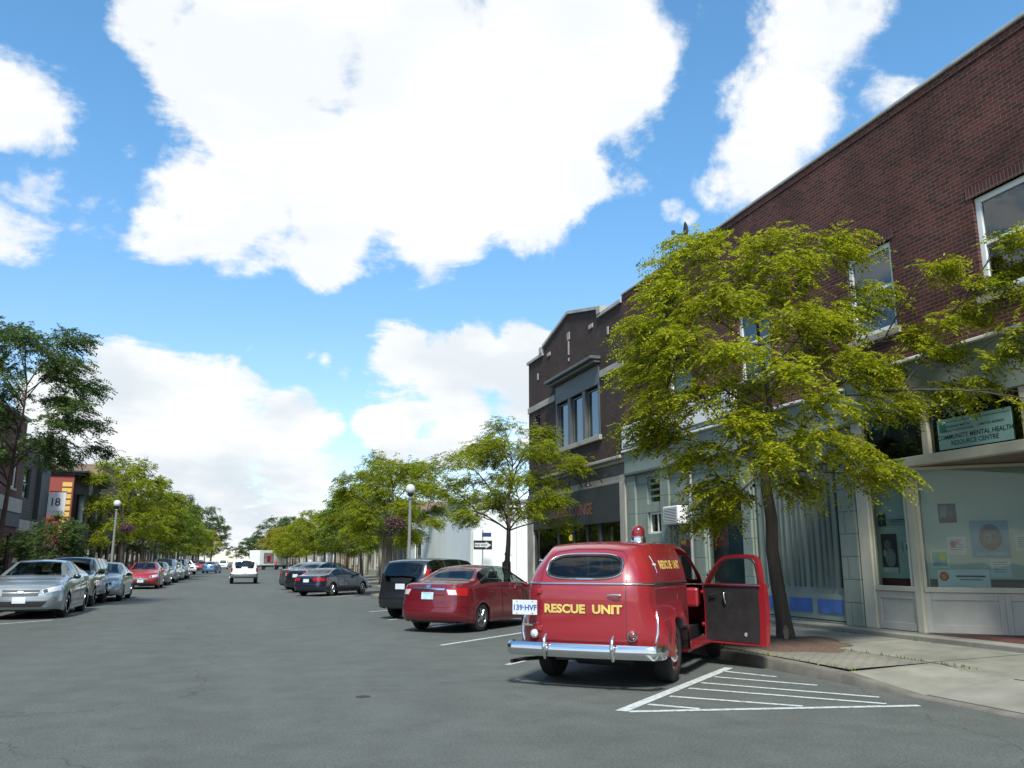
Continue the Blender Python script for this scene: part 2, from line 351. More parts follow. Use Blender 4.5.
def ma(op, a, b=None, c=None):
    n = N(nt, 'ShaderNodeMath', operation=op)
    for i, x in enumerate((a, b, c)):
        if x is None: continue
        if isinstance(x, (int, float)): n.inputs[i].default_value = x
        else: L.new(x, n.inputs[i])
    return n.outputs[0]
def mrange(v, a, b, c=0., d=1., smooth=True):
    n = N(nt, 'ShaderNodeMapRange'); n.interpolation_type = 'SMOOTHSTEP' if smooth else 'LINEAR'
    L.new(v, n.inputs['Value'])
    for k, x in zip(('From Min', 'From Max', 'To Min', 'To Max'), (a, b, c, d)): n.inputs[k].default_value = x
    return n.outputs[0]
# every cloud bank is a bearing in the sky with a half-width; a noise field frays its edge
CL = [(300,40,105),(420,60,130),(550,50,115),(628,45,52),(250,95,75),(300,150,75),(400,160,105),(500,150,88),(235,205,66),(330,225,52),(440,225,56),(172,243,38),(200,62,48),(606,100,46),(565,175,40),(160,20,35),
      (14,110,48),(16,185,40),(0,228,38),(96,215,28),(128,155,15),(825,40,62),(790,105,58),(762,165,48),(880,95,38),(740,205,26),(672,212,13),(688,220,11),(640,278,17),(625,262,15),(652,265,13),(598,240,11),(612,250,10),
      (120,405,58),(205,420,60),(285,442,46),(110,465,70),(200,475,70),(290,472,46),(55,385,40),(400,358,36),(460,372,46),(520,366,38),(400,422,38),(460,430,48),(515,410,36),(212,349,10),(232,353,11),(252,352,9),(308,354,11),(326,361,12),(345,370,10),(3,308,16),(8,318,13),
      (200,520,60),(290,520,50),(60,450,60),(930,22,12),(944,30,10),(705,30,14)]
dens = None
for u, v, r in CL:
    wt_ = 1. if r > 45 else .84 if r > 30 else .47 if r > 14 else .40
    c = sky_dir(u, v); k = math.cos(math.atan((u-512)/FPX)) ; ang = r / FPX * (.735 if v < 330 else .69)
    d = vm('DOT_PRODUCT', DIR, c).outputs['Value']
    s = mrange(d, math.cos(ang * 2.1), math.cos(ang * .15), 0., wt_, smooth=False)
    dens = s if dens is None else ma('MAXIMUM', dens, s)
# scattered clouds everywhere else (behind and beside the photographer)
sx = N(nt, 'ShaderNodeSeparateXYZ'); L.new(DIR, sx.inputs[0])
behind = mrange(vm('DOT_PRODUCT', DIR, tuple(FW)).outputs['Value'], .70, .5)
zz = ma('ADD', ma('MAXIMUM', sx.outputs[2], 0.), .22)
pl = vm('SCALE', DIR); L.new(ma('DIVIDE', 1., zz), pl.inputs['Scale'])
nb = N(nt, 'ShaderNodeTexNoise'); setin(nb, Scale=1.1, Detail=3.); L.new(pl.outputs[0], nb.inputs['Vector'])
dens = ma('MAXIMUM', dens, ma('MULTIPLY', behind, mrange(nb.outputs['Fac'], .42, .62)))
n1 = N(nt, 'ShaderNodeTexNoise'); setin(n1, Scale=3.2, Detail=12., Roughness=.6, Distortion=.6); L.new(pl.outputs[0], n1.inputs['Vector'])
n1b = N(nt, 'ShaderNodeTexNoise'); setin(n1b, Scale=9., Detail=9., Roughness=.6); L.new(DIR, n1b.inputs['Vector'])
fray = ma('ADD', ma('MULTIPLY', ma('SUBTRACT', n1.outputs['Fac'], .5), 2.3), ma('MULTIPLY', ma('SUBTRACT', n1b.outputs['Fac'], .5), 2.1))
field = ma('ADD', dens, ma('MULTIPLY', fray, ma('ADD', .40, ma('MULTIPLY', ma('MULTIPLY', dens, ma('SUBTRACT', 1., dens)), 2.2))))
cover = mrange(field, .40, .80)
n2 = N(nt, 'ShaderNodeTexNoise'); setin(n2, Scale=5., Detail=7., Roughness=.55)
mp = N(nt, 'ShaderNodeMapping'); mp.inputs['Location'].default_value = (0, 0, .35); mp.inputs['Scale'].default_value = (1, 1, 2.2); L.new(DIR, mp.inputs[0]); L.new(mp.outputs[0], n2.inputs['Vector'])
lowgrey = mrange(sx.outputs[2], .40, .10, 0., 1.)
shade = ma('MULTIPLY', mrange(n2.outputs['Fac'], .38, .62, 1., 0.), ma('ADD', .20, ma('MULTIPLY', lowgrey, .36)))
cc = N(nt, 'ShaderNodeMix', data_type='RGBA'); L.new(shade, cc.inputs['Factor'])
CB = 4.5
cc.inputs[6].default_value = (1.0*CB, 1.02*CB, 1.03*CB, 1); cc.inputs[7].default_value = (.52*CB, .64*CB, .74*CB, 1)
SKYMUL = N(nt, 'ShaderNodeMix', data_type='RGBA', blend_type='MULTIPLY'); SKYMUL.inputs['Factor'].default_value = 1
L.new(st.outputs[0], SKYMUL.inputs[6])
TN = N(nt, 'ShaderNodeMix', data_type='RGBA'); L.new(mrange(sx.outputs[2], .02, .5), TN.inputs['Factor']); TN.inputs[6].default_value = (.80, .80, .84, 1); TN.inputs[7].default_value = (.64, .99, 1.08, 1); L.new(TN.outputs[2], SKYMUL.inputs[7])
mixc = N(nt, 'ShaderNodeMix', data_type='RGBA'); L.new(cover, mixc.inputs['Factor']); L.new(SKYMUL.outputs[2], mixc.inputs[6]); L.new(cc.outputs[2], mixc.inputs[7])
L.new(mixc.outputs[2], bg.inputs[0])
ld = bpy.data.lights.new('sun', 'SUN'); lo = bpy.data.objects.new('sun', ld); COL.objects.link(lo)
ld.energy = 2.9; ld.angle = R(10); ld.color = (1, .955, .88); lo.rotation_euler = SUN.to_track_quat('Z', 'Y').to_euler(); lo.location = (0, -20, 40)
sc.view_settings.view_transform = 'Standard'; sc.view_settings.look = 'None'; sc.view_settings.gamma = 1; sc.view_settings.exposure = 1.2
sc.view_settings.use_curve_mapping = False
sc.cycles.max_bounces = 8; sc.cycles.transparent_max_bounces = 12; sc.cycles.sample_clamp_indirect = 6; sc.cycles.use_denoising = True

# ------------------------------------------------------------------ ground
def struct(mb, name, m, **kw):
    return tag(mb.build(name, m, **kw), kind='structure')
KX, KL, SX, FX, LX = 7.25, -6.7, 10.5, 11.0, -10.5       # kerbs, step, facade lines
KH = .14
g = MB(); g.quad((-900, -300, -.06), (900, -300, -.06), (900, 1500, -.06), (-900, 1500, -.06)); struct(g, 'ground', M['dirt'])
g = MB(); g.quad((-7.2, -40, 0), (14, -40, 0), (14, 420, 0), (-7.2, 420, 0)); struct(g, 'road', M['asphalt'])
# right kerb line: dropped apron near the camera, straight, a planted bulge, straight again
kl = [(7.3, -40), (7.3, 8.15), (7.29, 8.5), (7.27, 9.2), (7.25, 10.5), (7.25, 29.8), (6.9, 30.6), (5.5, 33.6), (5.25, 34.6), (5.25, 36.0), (5.5, 36.8), (6.9, 39.6), (7.25, 40.6), (7.25, 420)]
kh = [.02, .02, .05, .12, KH, KH, KH, KH, KH, KH, KH, KH, KH, KH]
kk, hh = [], []
for (a, b), h0, h1 in zip(zip(kl[:-1], kl[1:]), kh[:-1], kh[1:]):
    n = max(1, min(60, int(math.dist(a, b) / 1.2)))
    for i in range(n): t = i / n; kk.append((a[0]+(b[0]-a[0])*t, a[1]+(b[1]-a[1])*t)); hh.append(h0+(h1-h0)*t)
kk.append(kl[-1]); hh.append(kh[-1])
g = MB(); b0 = 0
for (x, y), h in zip(kk, hh):
    g.v += [(x, y, -.05), (x + .015, y, h - .02), (x + .035, y, h), (x + .16, y, h + .004), (x + .16, y, -.05)]
for i in range(len(kk) - 1):
    for k in range(4): a = i*5 + k; g.f.append((a, a+1, a+6, a+5))
struct(g, 'kerb', M['kerb'], smooth=40)
def side_z(x): return .145 + (x - KX) * .03
g = MB()
for i in range(len(kk) - 1):
    (x0, y0), (x1, y1) = kk[i], kk[i+1]; h0, h1 = hh[i], hh[i+1]
    a, b = (x0 + .16, y0, h0 + .003), (x1 + .16, y1, h1 + .003)
    c, d = (8.75, y1, side_z(8.75) - (.05 if h1 < .1 else 0)), (8.75, y0, side_z(8.75) - (.05 if h0 < .1 else 0))
    e, f = (SX, y1, .24), (SX, y0, .24)
    g.quad(a, b, c, d); g.quad(d, c, e, f)
struct(g, 'sidewalk', M['concrete'], smooth=30)
# expansion joints in the walk (thin tar lines, sunk look) and a paver strip by the tree
g = MB()
for y in [2.2, 4.6, 7.0, 9.4, 11.8, 14.2, 16.6, 19, 21.4, 23.8, 26.2, 28.6, 31, 33.4, 36]:
    z0, z1 = side_z(8.75) + .003, .243
    if y < 8.4: z0 -= .05
    g.quad((8.76, y, z0), (SX - .01, y, z1), (SX - .01, y + .018, z1), (8.76, y + .018, z0))
for a, b in ((-6, 8.1), (8.9, 40)):
    dz = -.05 if b < 9 else 0
    g.quad((8.74, a, side_z(8.74) + dz + .004), (8.765, a, side_z(8.765) + dz + .004), (8.765, b, side_z(8.765) + dz + .004), (8.74, b, side_z(8.74) + dz + .004))
struct(g, 'sidewalk_joints', mat('joint', (.045, .045, .035), .95, var=.4, scale=6))
g = MB(); g.quad((7.44, 9.35, .158), (8.72, 9.35, .196), (8.72, 29.6, .196), (7.44, 29.6, .158)); struct(g, 'paver_strip', M['paver'])
g = MB(); g.add([(7.46, 5.2, .030), (8.70, 5.2, .145), (8.70, 8.1, .145), (7.46, 8.1, .030)], [(0, 1, 2, 3)]); struct(g, 'kerb_ramp', M['apron'])
# step along the shop fronts
g = MB(); g.box(SX, 30, -40, 32.5, -.05, .32); struct(g, 'shop_step', M['apron'], bev=.015)
g = MB(); g.box(SX + .6, 40, 32.5, 41.5, -.05, .25); struct(g, 'side_yard', M['concrete'])
g = MB(); g.box(SX, 30, 41.5, 420, -.05, .25); struct(g, 'far_pavement', M['concrete'])
# left walk
g = MB(); g.box(KL - .16, KL, -40, 420, -.05, KH + .003); struct(g, 'left_kerb', M['kerb'], bev=.02)
g = MB(); g.box(LX - 12, KL - .16, -40, 420, -.05, KH); struct(g, 'left_sidewalk', M['concrete'])
# mulch ring at the foot of the near tree
TX, TY = 8.63, 12.35
g = MB(); nr, na = 7, 40; g.v.append((TX, TY, side_z(TX) + .07))
for i in range(1, nr + 1):
    for k in range(na):
        a = 2*math.pi*k/na; rr = i / nr * (.98 + .12 * math.sin(3*a + 1) + .1 * math.sin(7*a)) ; x = TX - .12 + rr * math.cos(a) * .95; y = TY - .15 + rr * math.sin(a) * 1.25
        x = max(x, 7.47); g.v.append((x, y, side_z(x) + .065 * (1 - (i/nr)**2) + (random.uniform(0, .028) if i < nr else .0045)))
for k in range(na): g.f.append((0, 1 + k, 1 + (k+1) % na))
for i in range(nr - 1):
    for k in range(na): a = 1 + i*na; g.f.append((a+k, a+na+k, a+na+(k+1) % na, a+(k+1) % na))
tag(g.build('mulch', M['mulch'], smooth=60), kind='stuff')
# weeds in the joints
g = MB()
for _ in range(260):
    t = random.random()
    if t < .5: x, y, z = 8.76 + random.gauss(0, .03), random.uniform(8.6, 13.5), side_z(8.76)
    elif t < .75: x, y, z = SX - .03 + random.gauss(0, .015), random.choice([13.4, 13.0, 11.4, 15.5, 17.2]) + random.gauss(0, .12), .24
    else: x, y, z = 7.45 + random.gauss(0, .03), random.uniform(9, 12), .15
    a = random.uniform(0, 6.28); h = random.uniform(.015, .055); dx, dy = math.cos(a)*.012, math.sin(a)*.012
    g.add([(x-dx, y-dy, z), (x+dx, y+dy, z), (x + random.gauss(0, .02), y + random.gauss(0, .02), z + h)], [(0, 1, 2)])
tag(g.build('weeds', LF['green'], fix=False), kind='stuff')

# painted markings: 4 mm above the asphalt
def stripe(mb, a, b, wd=.1, z=.004):
    a, b = Vector((*a, z)), Vector((*b, z)); t = (b - a).normalized(); n = Vector((-t.y, t.x, 0)) * wd / 2
    mb.quad(tuple(a - n), tuple(b - n), tuple(b + n), tuple(a + n))
def line(name, segs):
    g = MB()
    for s in segs: stripe(g, *s)
    struct(g, name, M['line'])
line('hatched_marking', [((3.80, 8.31), (6.78, 11.1), .13), ((3.86, 8.26), (6.95, 7.66), .10)])
line('hatching', [((5.62, 9.87), (6.94, 8.25), 0.085), ((6.07, 10.31), (6.87, 9.24), 0.085), ((6.5, 10.77), (6.85, 10.06), 0.085), ((5.24, 9.5), (6.7, 7.86), 0.085), ((4.73, 9.02), (5.75, 8.0), 0.085), ((4.25, 8.6), (4.63, 8.19), 0.085)])
for a, b in (((3.85, 12.39), (6.9, 15.6)), ((3.57, 15.55), (6.9, 18.7)), ((4.1, 19.6), (6.9, 22.6)), ((3.76, 22.5), (6.9, 25.7)), ((3.8, 26.2), (6.4, 28.9)), ((3.4, 37.2), (6.3, 40.2)), ((3.5, 41.4), (6.9, 44.8)), ((3.4, 45.4), (6.9, 48.9)), ((3.4, 49.4), (6.9, 52.9)), ((3.4, 53.4), (6.9, 56.9)), ((3.4, 62), (6.9, 65.5))):
    line('bay_line', [(a, b, .1)])
for y in (16.5, 22.95, 29.9, 36.4, 43, 49.8, 56.5, 63, 70, 77, 90):
    line('bay_line', [((-6.6, y - (.6 if y < 24 else 0)), (-4.55, y + (2.2 if y < 24 else 0)), .1)])
g = MB(); g.lathe([(.0, .004), (.07, .004), (.085, .003)], (1.42, 10.05, 0), n=20); struct(g, 'tar_patch', mat('tar', (.02, .02, .02), .8))

# ------------------------------------------------------------------ trees
def fronds_mesh(name, base, d, Lf, K, ll, lw, droop, seed):
    """base, d: (n,3) foot and heading of each compound leaf; K leaflet pairs each"""
    r = np.random.default_rng(seed); n = len(base)
    d = d / np.linalg.norm(d, axis=1)[:, None]
    up = np.array([0, 0, 1.]) + r.normal(0, .35, (n, 3)); s = np.cross(d, up); s /= np.linalg.norm(s, axis=1)[:, None]
    t = (np.arange(K) + .6) / K
    Lf = Lf * r.uniform(.7, 1.25, n)
    pos = base[:, None, :] + d[:, None, :] * (t[None, :, None] * Lf[:, None, None])
    pos[:, :, 2] -= droop * (t[None, :] ** 2) * Lf[:, None]
    V = []
    for sg in (-1, 1):
        ax = s[:, None, :] * sg * np.ones((1, K, 1)) + d[:, None, :] * .55 + r.normal(0, .18, (n, K, 3)); ax[:, :, 2] -= .25 + .3 * t[None, :]
        ax /= np.linalg.norm(ax, axis=2)[:, :, None]
        wv = np.cross(ax, np.array([0, 0, 1.]) + r.normal(0, .45, (n, K, 3))); wv /= np.linalg.norm(wv, axis=2)[:, :, None]
        l = ll * r.uniform(.7, 1.25, (n, K, 1)) * (1 - .45 * np.abs(t - .45))[None, :, None]; ww = lw * r.uniform(.8, 1.2, (n, K, 1))
        V.append(np.stack([pos, pos + ax * l * .45 + wv * ww * .5, pos + ax * l, pos + ax * l * .45 - wv * ww * .5], axis=2))
    V = np.concatenate([v.reshape(-1, 3) for v in V])
    nf = len(V) // 4
    me = bpy.data.meshes.new(name)
    me.vertices.add(len(V)); me.vertices.foreach_set('co', V.astype(np.float32).ravel())
    me.loops.add(nf * 4); me.loops.foreach_set('vertex_index', np.arange(nf * 4, dtype=np.int32))
    me.polygons.add(nf); me.polygons.foreach_set('loop_start', np.arange(nf, dtype=np.int32) * 4)
    me.update(calc_edges=True); return me

def bez(a, b, c, n):
    return [tuple((1-t)**2 * np.array(a) + 2*t*(1-t) * np.array(b) + t*t * np.array(c)) for t in [i/(n-1) for i in range(n)]]

def grow(seed, trunk, tr, clumps, twigs=55, fr=3, Lf=.24, K=6, ll=.07, lw=.024, droop=.35, limb_r=.035, name='tree'):
    """trunk: points; tr: radii; clumps: (centre, rx, rz). Returns (wood mesh builder, leaf mesh)"""
    r = random.Random(seed); mb = MB(); mb.tube(trunk, tr, 12)
    T = [np.array(p) for p in trunk]; top = T[-1]
    base, dr, ends = [], [], []
    for c, rx, rz in sorted(clumps, key=lambda q: math.hypot(q[0][0]-top[0], q[0][1]-top[1])):
        c = np.array(c)
        # leave the trunk lower down for low and wide clumps
        hor = math.hypot(c[0]-top[0], c[1]-top[1]); zt = c[2] - .55 * hor - .3
        zs = [p[2] for p in T]; lo = zs[0] + (zs[-1] - zs[0]) * .52
        zt = min(max(zt, lo), zs[-1]); i = max(0, min(len(T)-2, next((k for k in range(len(T)-1) if zs[k+1] >= zt), len(T)-2)))
        f = (zt - zs[i]) / max(1e-6, zs[i+1] - zs[i]); p0 = T[i] * (1-f) + T[i+1] * f
        mid = p0 * .45 + c * .55; mid[2] = p0[2] * .35 + c[2] * .65 + .12 * hor; mid += np.array([r.gauss(0, .12) for _ in range(3)]) * (hor * .4 + .2)
        best = None
        for e, eh in ends:
            dd = float(np.linalg.norm(e - c))
            if eh < hor * .85 and dd < .62 * float(np.linalg.norm(p0 - c)) and e[2] < c[2] + .5 and (best is None or dd < best[0]): best = (dd, e)
        if best is not None: p0 = best[1]; hor = best[0]; mid = p0 * .5 + c * .5 + np.array([r.gauss(0, .1), r.gauss(0, .1), .10 + .05 * hor])
        pts = bez(p0, mid, c, 9); rr = limb_r * (.45 + .25 * hor) * (.6 if best is not None else 1); ends.append((np.array(pts[5]), math.hypot(pts[5][0]-top[0], pts[5][1]-top[1]))); mb.tube(pts, [rr * (1 - .82 * k/8) + .004 for k in range(9)], 6)
        P_ = [np.array(p) for p in pts]
        for _ in range(max(12, int(twigs * min(1, (rx / .5) ** 1.6)))):
            u = np.array([r.gauss(0, 1) for _ in range(3)]); u /= np.linalg.norm(u); u *= r.random() ** .45
            tip = c + u * np.array([rx, rx, rz]); tip[2] -= .12 * (u[0]**2 + u[1]**2) * rx
            st = P_[r.choice((4, 5, 6, 7, 8))]
            out = tip - st; ln = np.linalg.norm(out) + 1e-6
            if r.random() < .3: mb.tube([tuple(st), tuple((st + tip) / 2 + np.array([0, 0, .05])), tuple(tip)], [.008, .006, .003], 3, False)
            oc = tip - np.array([T[-1][0], T[-1][1], tip[2] - .1 * abs(tip[2] - c[2])]); oc /= np.linalg.norm(oc) + 1e-6
            for k in range(fr):
                h = oc * .9 + out / ln * .5 + np.array([r.gauss(0, .65), r.gauss(0, .65), r.gauss(.02, .28)])
                base.append(tip + np.array([r.gauss(0, .05) for _ in range(3)])); dr.append(h)
    return mb, fronds_mesh(name, np.array(base), np.array(dr), Lf, K, ll, lw, droop, seed)

def put_tree(name, label, group, loc, mb, leaves, bark, leaf, extra=None):
    t = thing(name, label, 'tree', loc, 0, group)
    tk = mb.build('trunk', bark, t, smooth=60)
    link_mesh('crown', leaves, leaf, t)
    return t, tk

# near tree: boughs set out by bearing round the trunk; (across the street view, height) with a spread in depth
def near_tree():
    o = Vector((TX, TY, side_z(TX))); r = random.Random(5)
    dep = (o - Vector((0, 0, HCAM))).dot(FW)
    spots = [(658,322,0),(656,372,.2),(664,400,-.3),(672,292,.4),(690,262,.9),(705,245,1.2),(722,300,-.6),(680,345,-1),(662,436,.3),(700,395,-1.2),(735,352,-1.4),(760,300,.2),(776,245,.5),(795,268,-.3),
             (838,243,.4),(790,320,-1.0),(832,322,.2),(858,300,.9),(785,375,-1.6),(738,425,-1.4),(700,455,-.6),(722,488,-.9),(712,512,-.2),(763,455,-1.7),(822,400,-1.2),(850,366,-.6),(885,400,-.5),(902,335,.2),
             (935,352,.1),(955,318,.5),(935,392,.2),(965,385,.2),(1000,352,.3),(1018,330,.6),(1012,238,.4),(935,268,.5),(985,285,.6),(1030,290,.4),(872,472,-.5),(850,452,-1.1),(812,440,-1.6),(800,480,-.9),(742,388,1.3),(690,310,1.4),(810,350,1.3),(670,360,1.4),(870,370,1.2),(760,420,1.2),(664,345,.9),(745,280,1.0), (652,422,.5),(1035,400,.2)]
    cl = []
    for u, v, dz in spots:
        d = FW + RT * ((u-512)/FPX) + UP * ((384-v)/FPX); k = dep + dz
        if d.x * k > 10.25: k = 10.25 / d.x
        p = Vector((0, 0, HCAM)) + d * k - o
        out = u > 885; q = k / dep
        cl.append((tuple(p), (r.uniform(.46, .62) if not out else r.uniform(.30, .40)) * q, (r.uniform(.20, .30) if not out else r.uniform(.12, .17)) * q))
    trunk = [(.02, .0, -.02), (.0, .02, .35), (-.07, .02, .9), (-.12, .04, 1.5), (-.10, .03, 2.0), (-.16, .05, 2.6), (-.06, .0, 3.3), (.02, .05, 4.1), (-.05, .1, 4.9), (-.1, .1, 5.6)]
    tr = [.17, .128, .112, .106, .10, .09, .07, .05, .03, .015]
    mb, lv = grow(21, trunk, tr, cl, twigs=37, fr=4, Lf=.36, K=8, ll=.088, lw=.030, droop=.45, name='near_tree_leaves', limb_r=.024)
    t, tk = put_tree('street_tree', 'large yellow-green honeylocust in the mulch beside the red van, spreading over the storefronts', 'honeylocust street trees', o, mb, lv, M['bark'], LF['lime'])
    s = MB()
    for k in range(9):
        for j in range(5): pass
    vs = []
    for i in range(7):
        z = .05 + .04 * i; wv = .34 * math.sin(math.pi * (i + .6) / 7.4) * (1 + .12 * math.sin(i * 2.3))
        for j in range(5):
            a = -2.15 + (j - 2) / 2 * wv * .9; rad = .170 - .042 * min(z / .37, 1) + .006; vs.append((.02 - .02*z + rad*math.cos(a), .02*z + rad*math.sin(a), z))
    s.add(vs, [(i*5+j, i*5+j+1, i*5+j+6, i*5+j+5) for i in range(6) for j in range(4)])
    link_mesh('scar', s.mesh('bark_scar', 60), M['barkpale'], tk)
near_tree()

def dome(seed, R_, zlo, zhi, n, rx=(.5, .8), rz=(.22, .36), skew=(0, 0)):
    r = random.Random(seed); out = []
    for i in range(n):
        a = i * 2.399 + r.uniform(-.4, .4); h = (i + .5) / n; z = zlo + (zhi - zlo) * h
        prof = math.sin(math.pi * min(1, .22 + .72 * h)) ** .6; rad = R_ * prof * math.sqrt(r.uniform(.15, 1)) * r.uniform(.85, 1.12)
        out.append(((rad * math.cos(a) + skew[0] * h, rad * math.sin(a) + skew[1] * h, z + r.uniform(-.2, .2)), r.uniform(*rx), r.uniform(*rz)))
    return out
def trunk_pts(h, lean=(0, 0), r0=.13, seed=0):
    r = random.Random(seed); pts, rad = [], []
    for i in range(8):
        t = i / 7; pts.append((lean[0]*t + r.gauss(0, .03)*t, lean[1]*t + r.gauss(0, .03)*t, -.03 + h * t)); rad.append(r0 * (1 - .82 * t) + (.05 if i == 0 else 0))
    return pts, rad
def make_tree(seed, R_, zlo, zhi, n, lean=(0, 0), r0=.12, twigs=45, fr=3, Lf=.3, K=5, ll=.11, lw=.042, rx=(.5, .8), rz=(.22, .36)):
    pts, rad = trunk_pts(zhi * .8, lean, r0, seed)
    return grow(seed, pts, rad, dome(seed, R_, zlo, zhi, n, rx, rz, lean), twigs, fr, Lf, K, ll, lw, .35, name='tree_leaves', limb_r=.028)
RG = 'honeylocust street trees'
mb, lv = make_tree(33, 2.5, 2.6, 5.6, 34, (.35, .5), .12, 46, 4, .27, 6, .085, .030)
t2, tk2 = put_tree('street_tree', 'small leaning honeylocust by the gabled brick building, behind the red sedan', RG, (8.15, 26.4, .17), mb, lv, M['bark'], LF['mid'])
mb, lv = make_tree(41, 2.6, 2.3, 5.9, 36, (.1, .2), .14, 46, 4, .28, 5, .10, .036)
t3, tk3 = put_tree('street_tree', 'bushy honeylocust beside the right lamp post, in front of the black SUV', RG, (6.35, 38.2, .15), mb, lv, M['bark'], LF['mid'])
# the rest of the row: three crowns, reused
var = []
for sd, rr_, hh_, nn_ in ((52, 2.7, 6.5, 28), (63, 2.3, 7.0, 24), (74, 2.9, 6.0, 30), (91, 2.5, 6.4, 22), (97, 2.2, 5.7, 20)):
    mb, lv = make_tree(sd, rr_, 2.3, hh_, nn_, (random.uniform(-.3, .3), random.uniform(-.3, .3)), .13, 34, 3, .36, 4, .16, .065, (.55, .95), (.28, .42))
    var.append((mb.mesh('row_trunk', 60), lv))
def row_tree(name, label, group, loc, k, s, bark, leaf, hz=1.):
    t = thing(name, label, 'tree', loc, random.uniform(0, 6.28), group); t.scale = (s, s, s * hz)
    for nm, me, m in (('trunk', var[k][0], bark), ('crown', var[k][1], leaf)):
        o = bpy.data.objects.new(nm, me); COL.objects.link(o); o.parent = t
        if not me.materials: me.materials.append(m)
        o.material_slots[0].link = 'OBJECT'; o.material_slots[0].material = m
ORD = ['first', 'second', 'third', 'fourth', 'fifth', 'sixth', 'seventh', 'eighth', 'ninth', 'tenth', 'eleventh', 'twelfth', 'thirteenth', 'fourteenth', 'fifteenth']
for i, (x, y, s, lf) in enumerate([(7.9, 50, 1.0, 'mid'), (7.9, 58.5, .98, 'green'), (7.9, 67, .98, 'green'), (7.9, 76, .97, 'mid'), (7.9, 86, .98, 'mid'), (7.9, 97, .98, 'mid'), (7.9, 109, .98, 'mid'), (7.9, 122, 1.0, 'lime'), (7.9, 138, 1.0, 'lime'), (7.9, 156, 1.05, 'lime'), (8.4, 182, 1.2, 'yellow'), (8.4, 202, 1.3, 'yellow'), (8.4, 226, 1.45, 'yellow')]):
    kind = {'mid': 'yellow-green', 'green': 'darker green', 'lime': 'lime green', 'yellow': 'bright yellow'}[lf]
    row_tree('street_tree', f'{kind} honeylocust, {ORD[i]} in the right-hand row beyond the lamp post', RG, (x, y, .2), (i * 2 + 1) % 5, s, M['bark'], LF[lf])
# left side
mb, lv = make_tree(85, 2.9, 4.5, 8.9, 44, (.4, 0), .11, 40, 3, .34, 6, .12, .045, (.6, 1.0), (.22, .36))
put_tree('street_tree', 'tall dark green tree with a brown trunk, leftmost in front of the old brick building', 'trees on the left pavement', (-7.5, 31, .14), mb, lv, M['barkred'], LF['dark'])
mb, lv = make_tree(86, 1.3, 1.3, 3.0, 20, (0, 0), .06, 34, 3, .28, 5, .11, .042, (.4, .6), (.22, .34))
put_tree('young_tree', 'young dark green tree below the white sign, behind the nearest silver car', 'trees on the left pavement', (-7.5, 40.5, .14), mb, lv, M['barkred'], LF['dark'])
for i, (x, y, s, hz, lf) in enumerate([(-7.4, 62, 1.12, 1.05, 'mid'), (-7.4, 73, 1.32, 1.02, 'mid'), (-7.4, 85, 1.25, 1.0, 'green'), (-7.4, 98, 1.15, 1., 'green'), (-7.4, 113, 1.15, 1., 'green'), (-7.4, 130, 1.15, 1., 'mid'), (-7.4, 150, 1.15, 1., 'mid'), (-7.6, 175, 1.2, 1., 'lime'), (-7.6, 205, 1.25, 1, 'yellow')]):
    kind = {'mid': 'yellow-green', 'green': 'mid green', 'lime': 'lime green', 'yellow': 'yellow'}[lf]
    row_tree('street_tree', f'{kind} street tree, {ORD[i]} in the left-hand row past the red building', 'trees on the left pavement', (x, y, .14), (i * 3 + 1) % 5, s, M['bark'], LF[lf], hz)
for i, (x, y, s, hz, lb) in enumerate([(-13, 290, 2.9, 1.0, 'broad dark tree closing the far end of the street, left of the gap'), (-21, 310, 3.3, 1.05, 'tall grey-green tree at the far end behind the left-hand rooftops'), (-28, 270, 2.6, .9, 'rounded dark tree far off behind the left-hand row'), (11, 330, 2.7, 1.0, 'dark bluish tree at the far end, right of the gap'), (16, 300, 2.9, .95, 'wide green tree far off behind the yellow street trees'), (3.6, 390, 1.7, 1., 'small dark tree in the gap at the end of the street'), (-14, 450, 3.4, .9, 'pale far tree left of the gap where the street ends'), (9, 470, 3.0, .8, 'pale far tree right of the gap where the street ends'), (-2, 520, 2.2, .7, 'low far tree filling the bottom of the gap at the street end')]):
    row_tree('distant_tree', lb, 'trees at the end of the street', (x, y, 0), i % 5, s, M['bark'], LF['dark'], hz)
# ------------------------------------------------------------------ building helpers
def facade(mb, X, n, y0, y1, z0, z1, ops, depth=.18):
    ys = sorted({y0, y1, *[v for o in ops for v in o[:2] if y0 < v < y1]}); zs = sorted({z0, z1, *[v for o in ops for v in o[2:] if z0 < v < z1]})
    for a, b in zip(ys[:-1], ys[1:]):
        for c, d in zip(zs[:-1], zs[1:]):
            if any(o[0] <= (a+b)/2 <= o[1] and o[2] <= (c+d)/2 <= o[3] for o in ops): continue
            mb.quad((X, a, c), (X, b, c), (X, b, d), (X, a, d))
    Xi = X - n * depth
    for a, b, c, d in ops:
        mb.quad((X, a, c), (Xi, a, c), (Xi, a, d), (X, a, d)); mb.quad((X, b, c), (Xi, b, c), (Xi, b, d), (X, b, d))
        mb.quad((X, a, c), (X, b, c), (Xi, b, c), (Xi, a, c)); mb.quad((X, a, d), (X, b, d), (Xi, b, d), (Xi, a, d))
def shell(mb, X, n, y0, y1, z0, z1, depth, roof=True):
    Xb = X - n * depth
    mb.quad((X, y0, z0), (Xb, y0, z0), (Xb, y0, z1), (X, y0, z1)); mb.quad((X, y1, z0), (Xb, y1, z0), (Xb, y1, z1), (X, y1, z1))
    mb.quad((Xb, y0, z0), (Xb, y1, z0), (Xb, y1, z1), (Xb, y0, z1))
    if roof: mb.quad((X, y0, z1 - .25), (Xb, y0, z1 - .25), (Xb, y1, z1 - .25), (X, y1, z1 - .25))
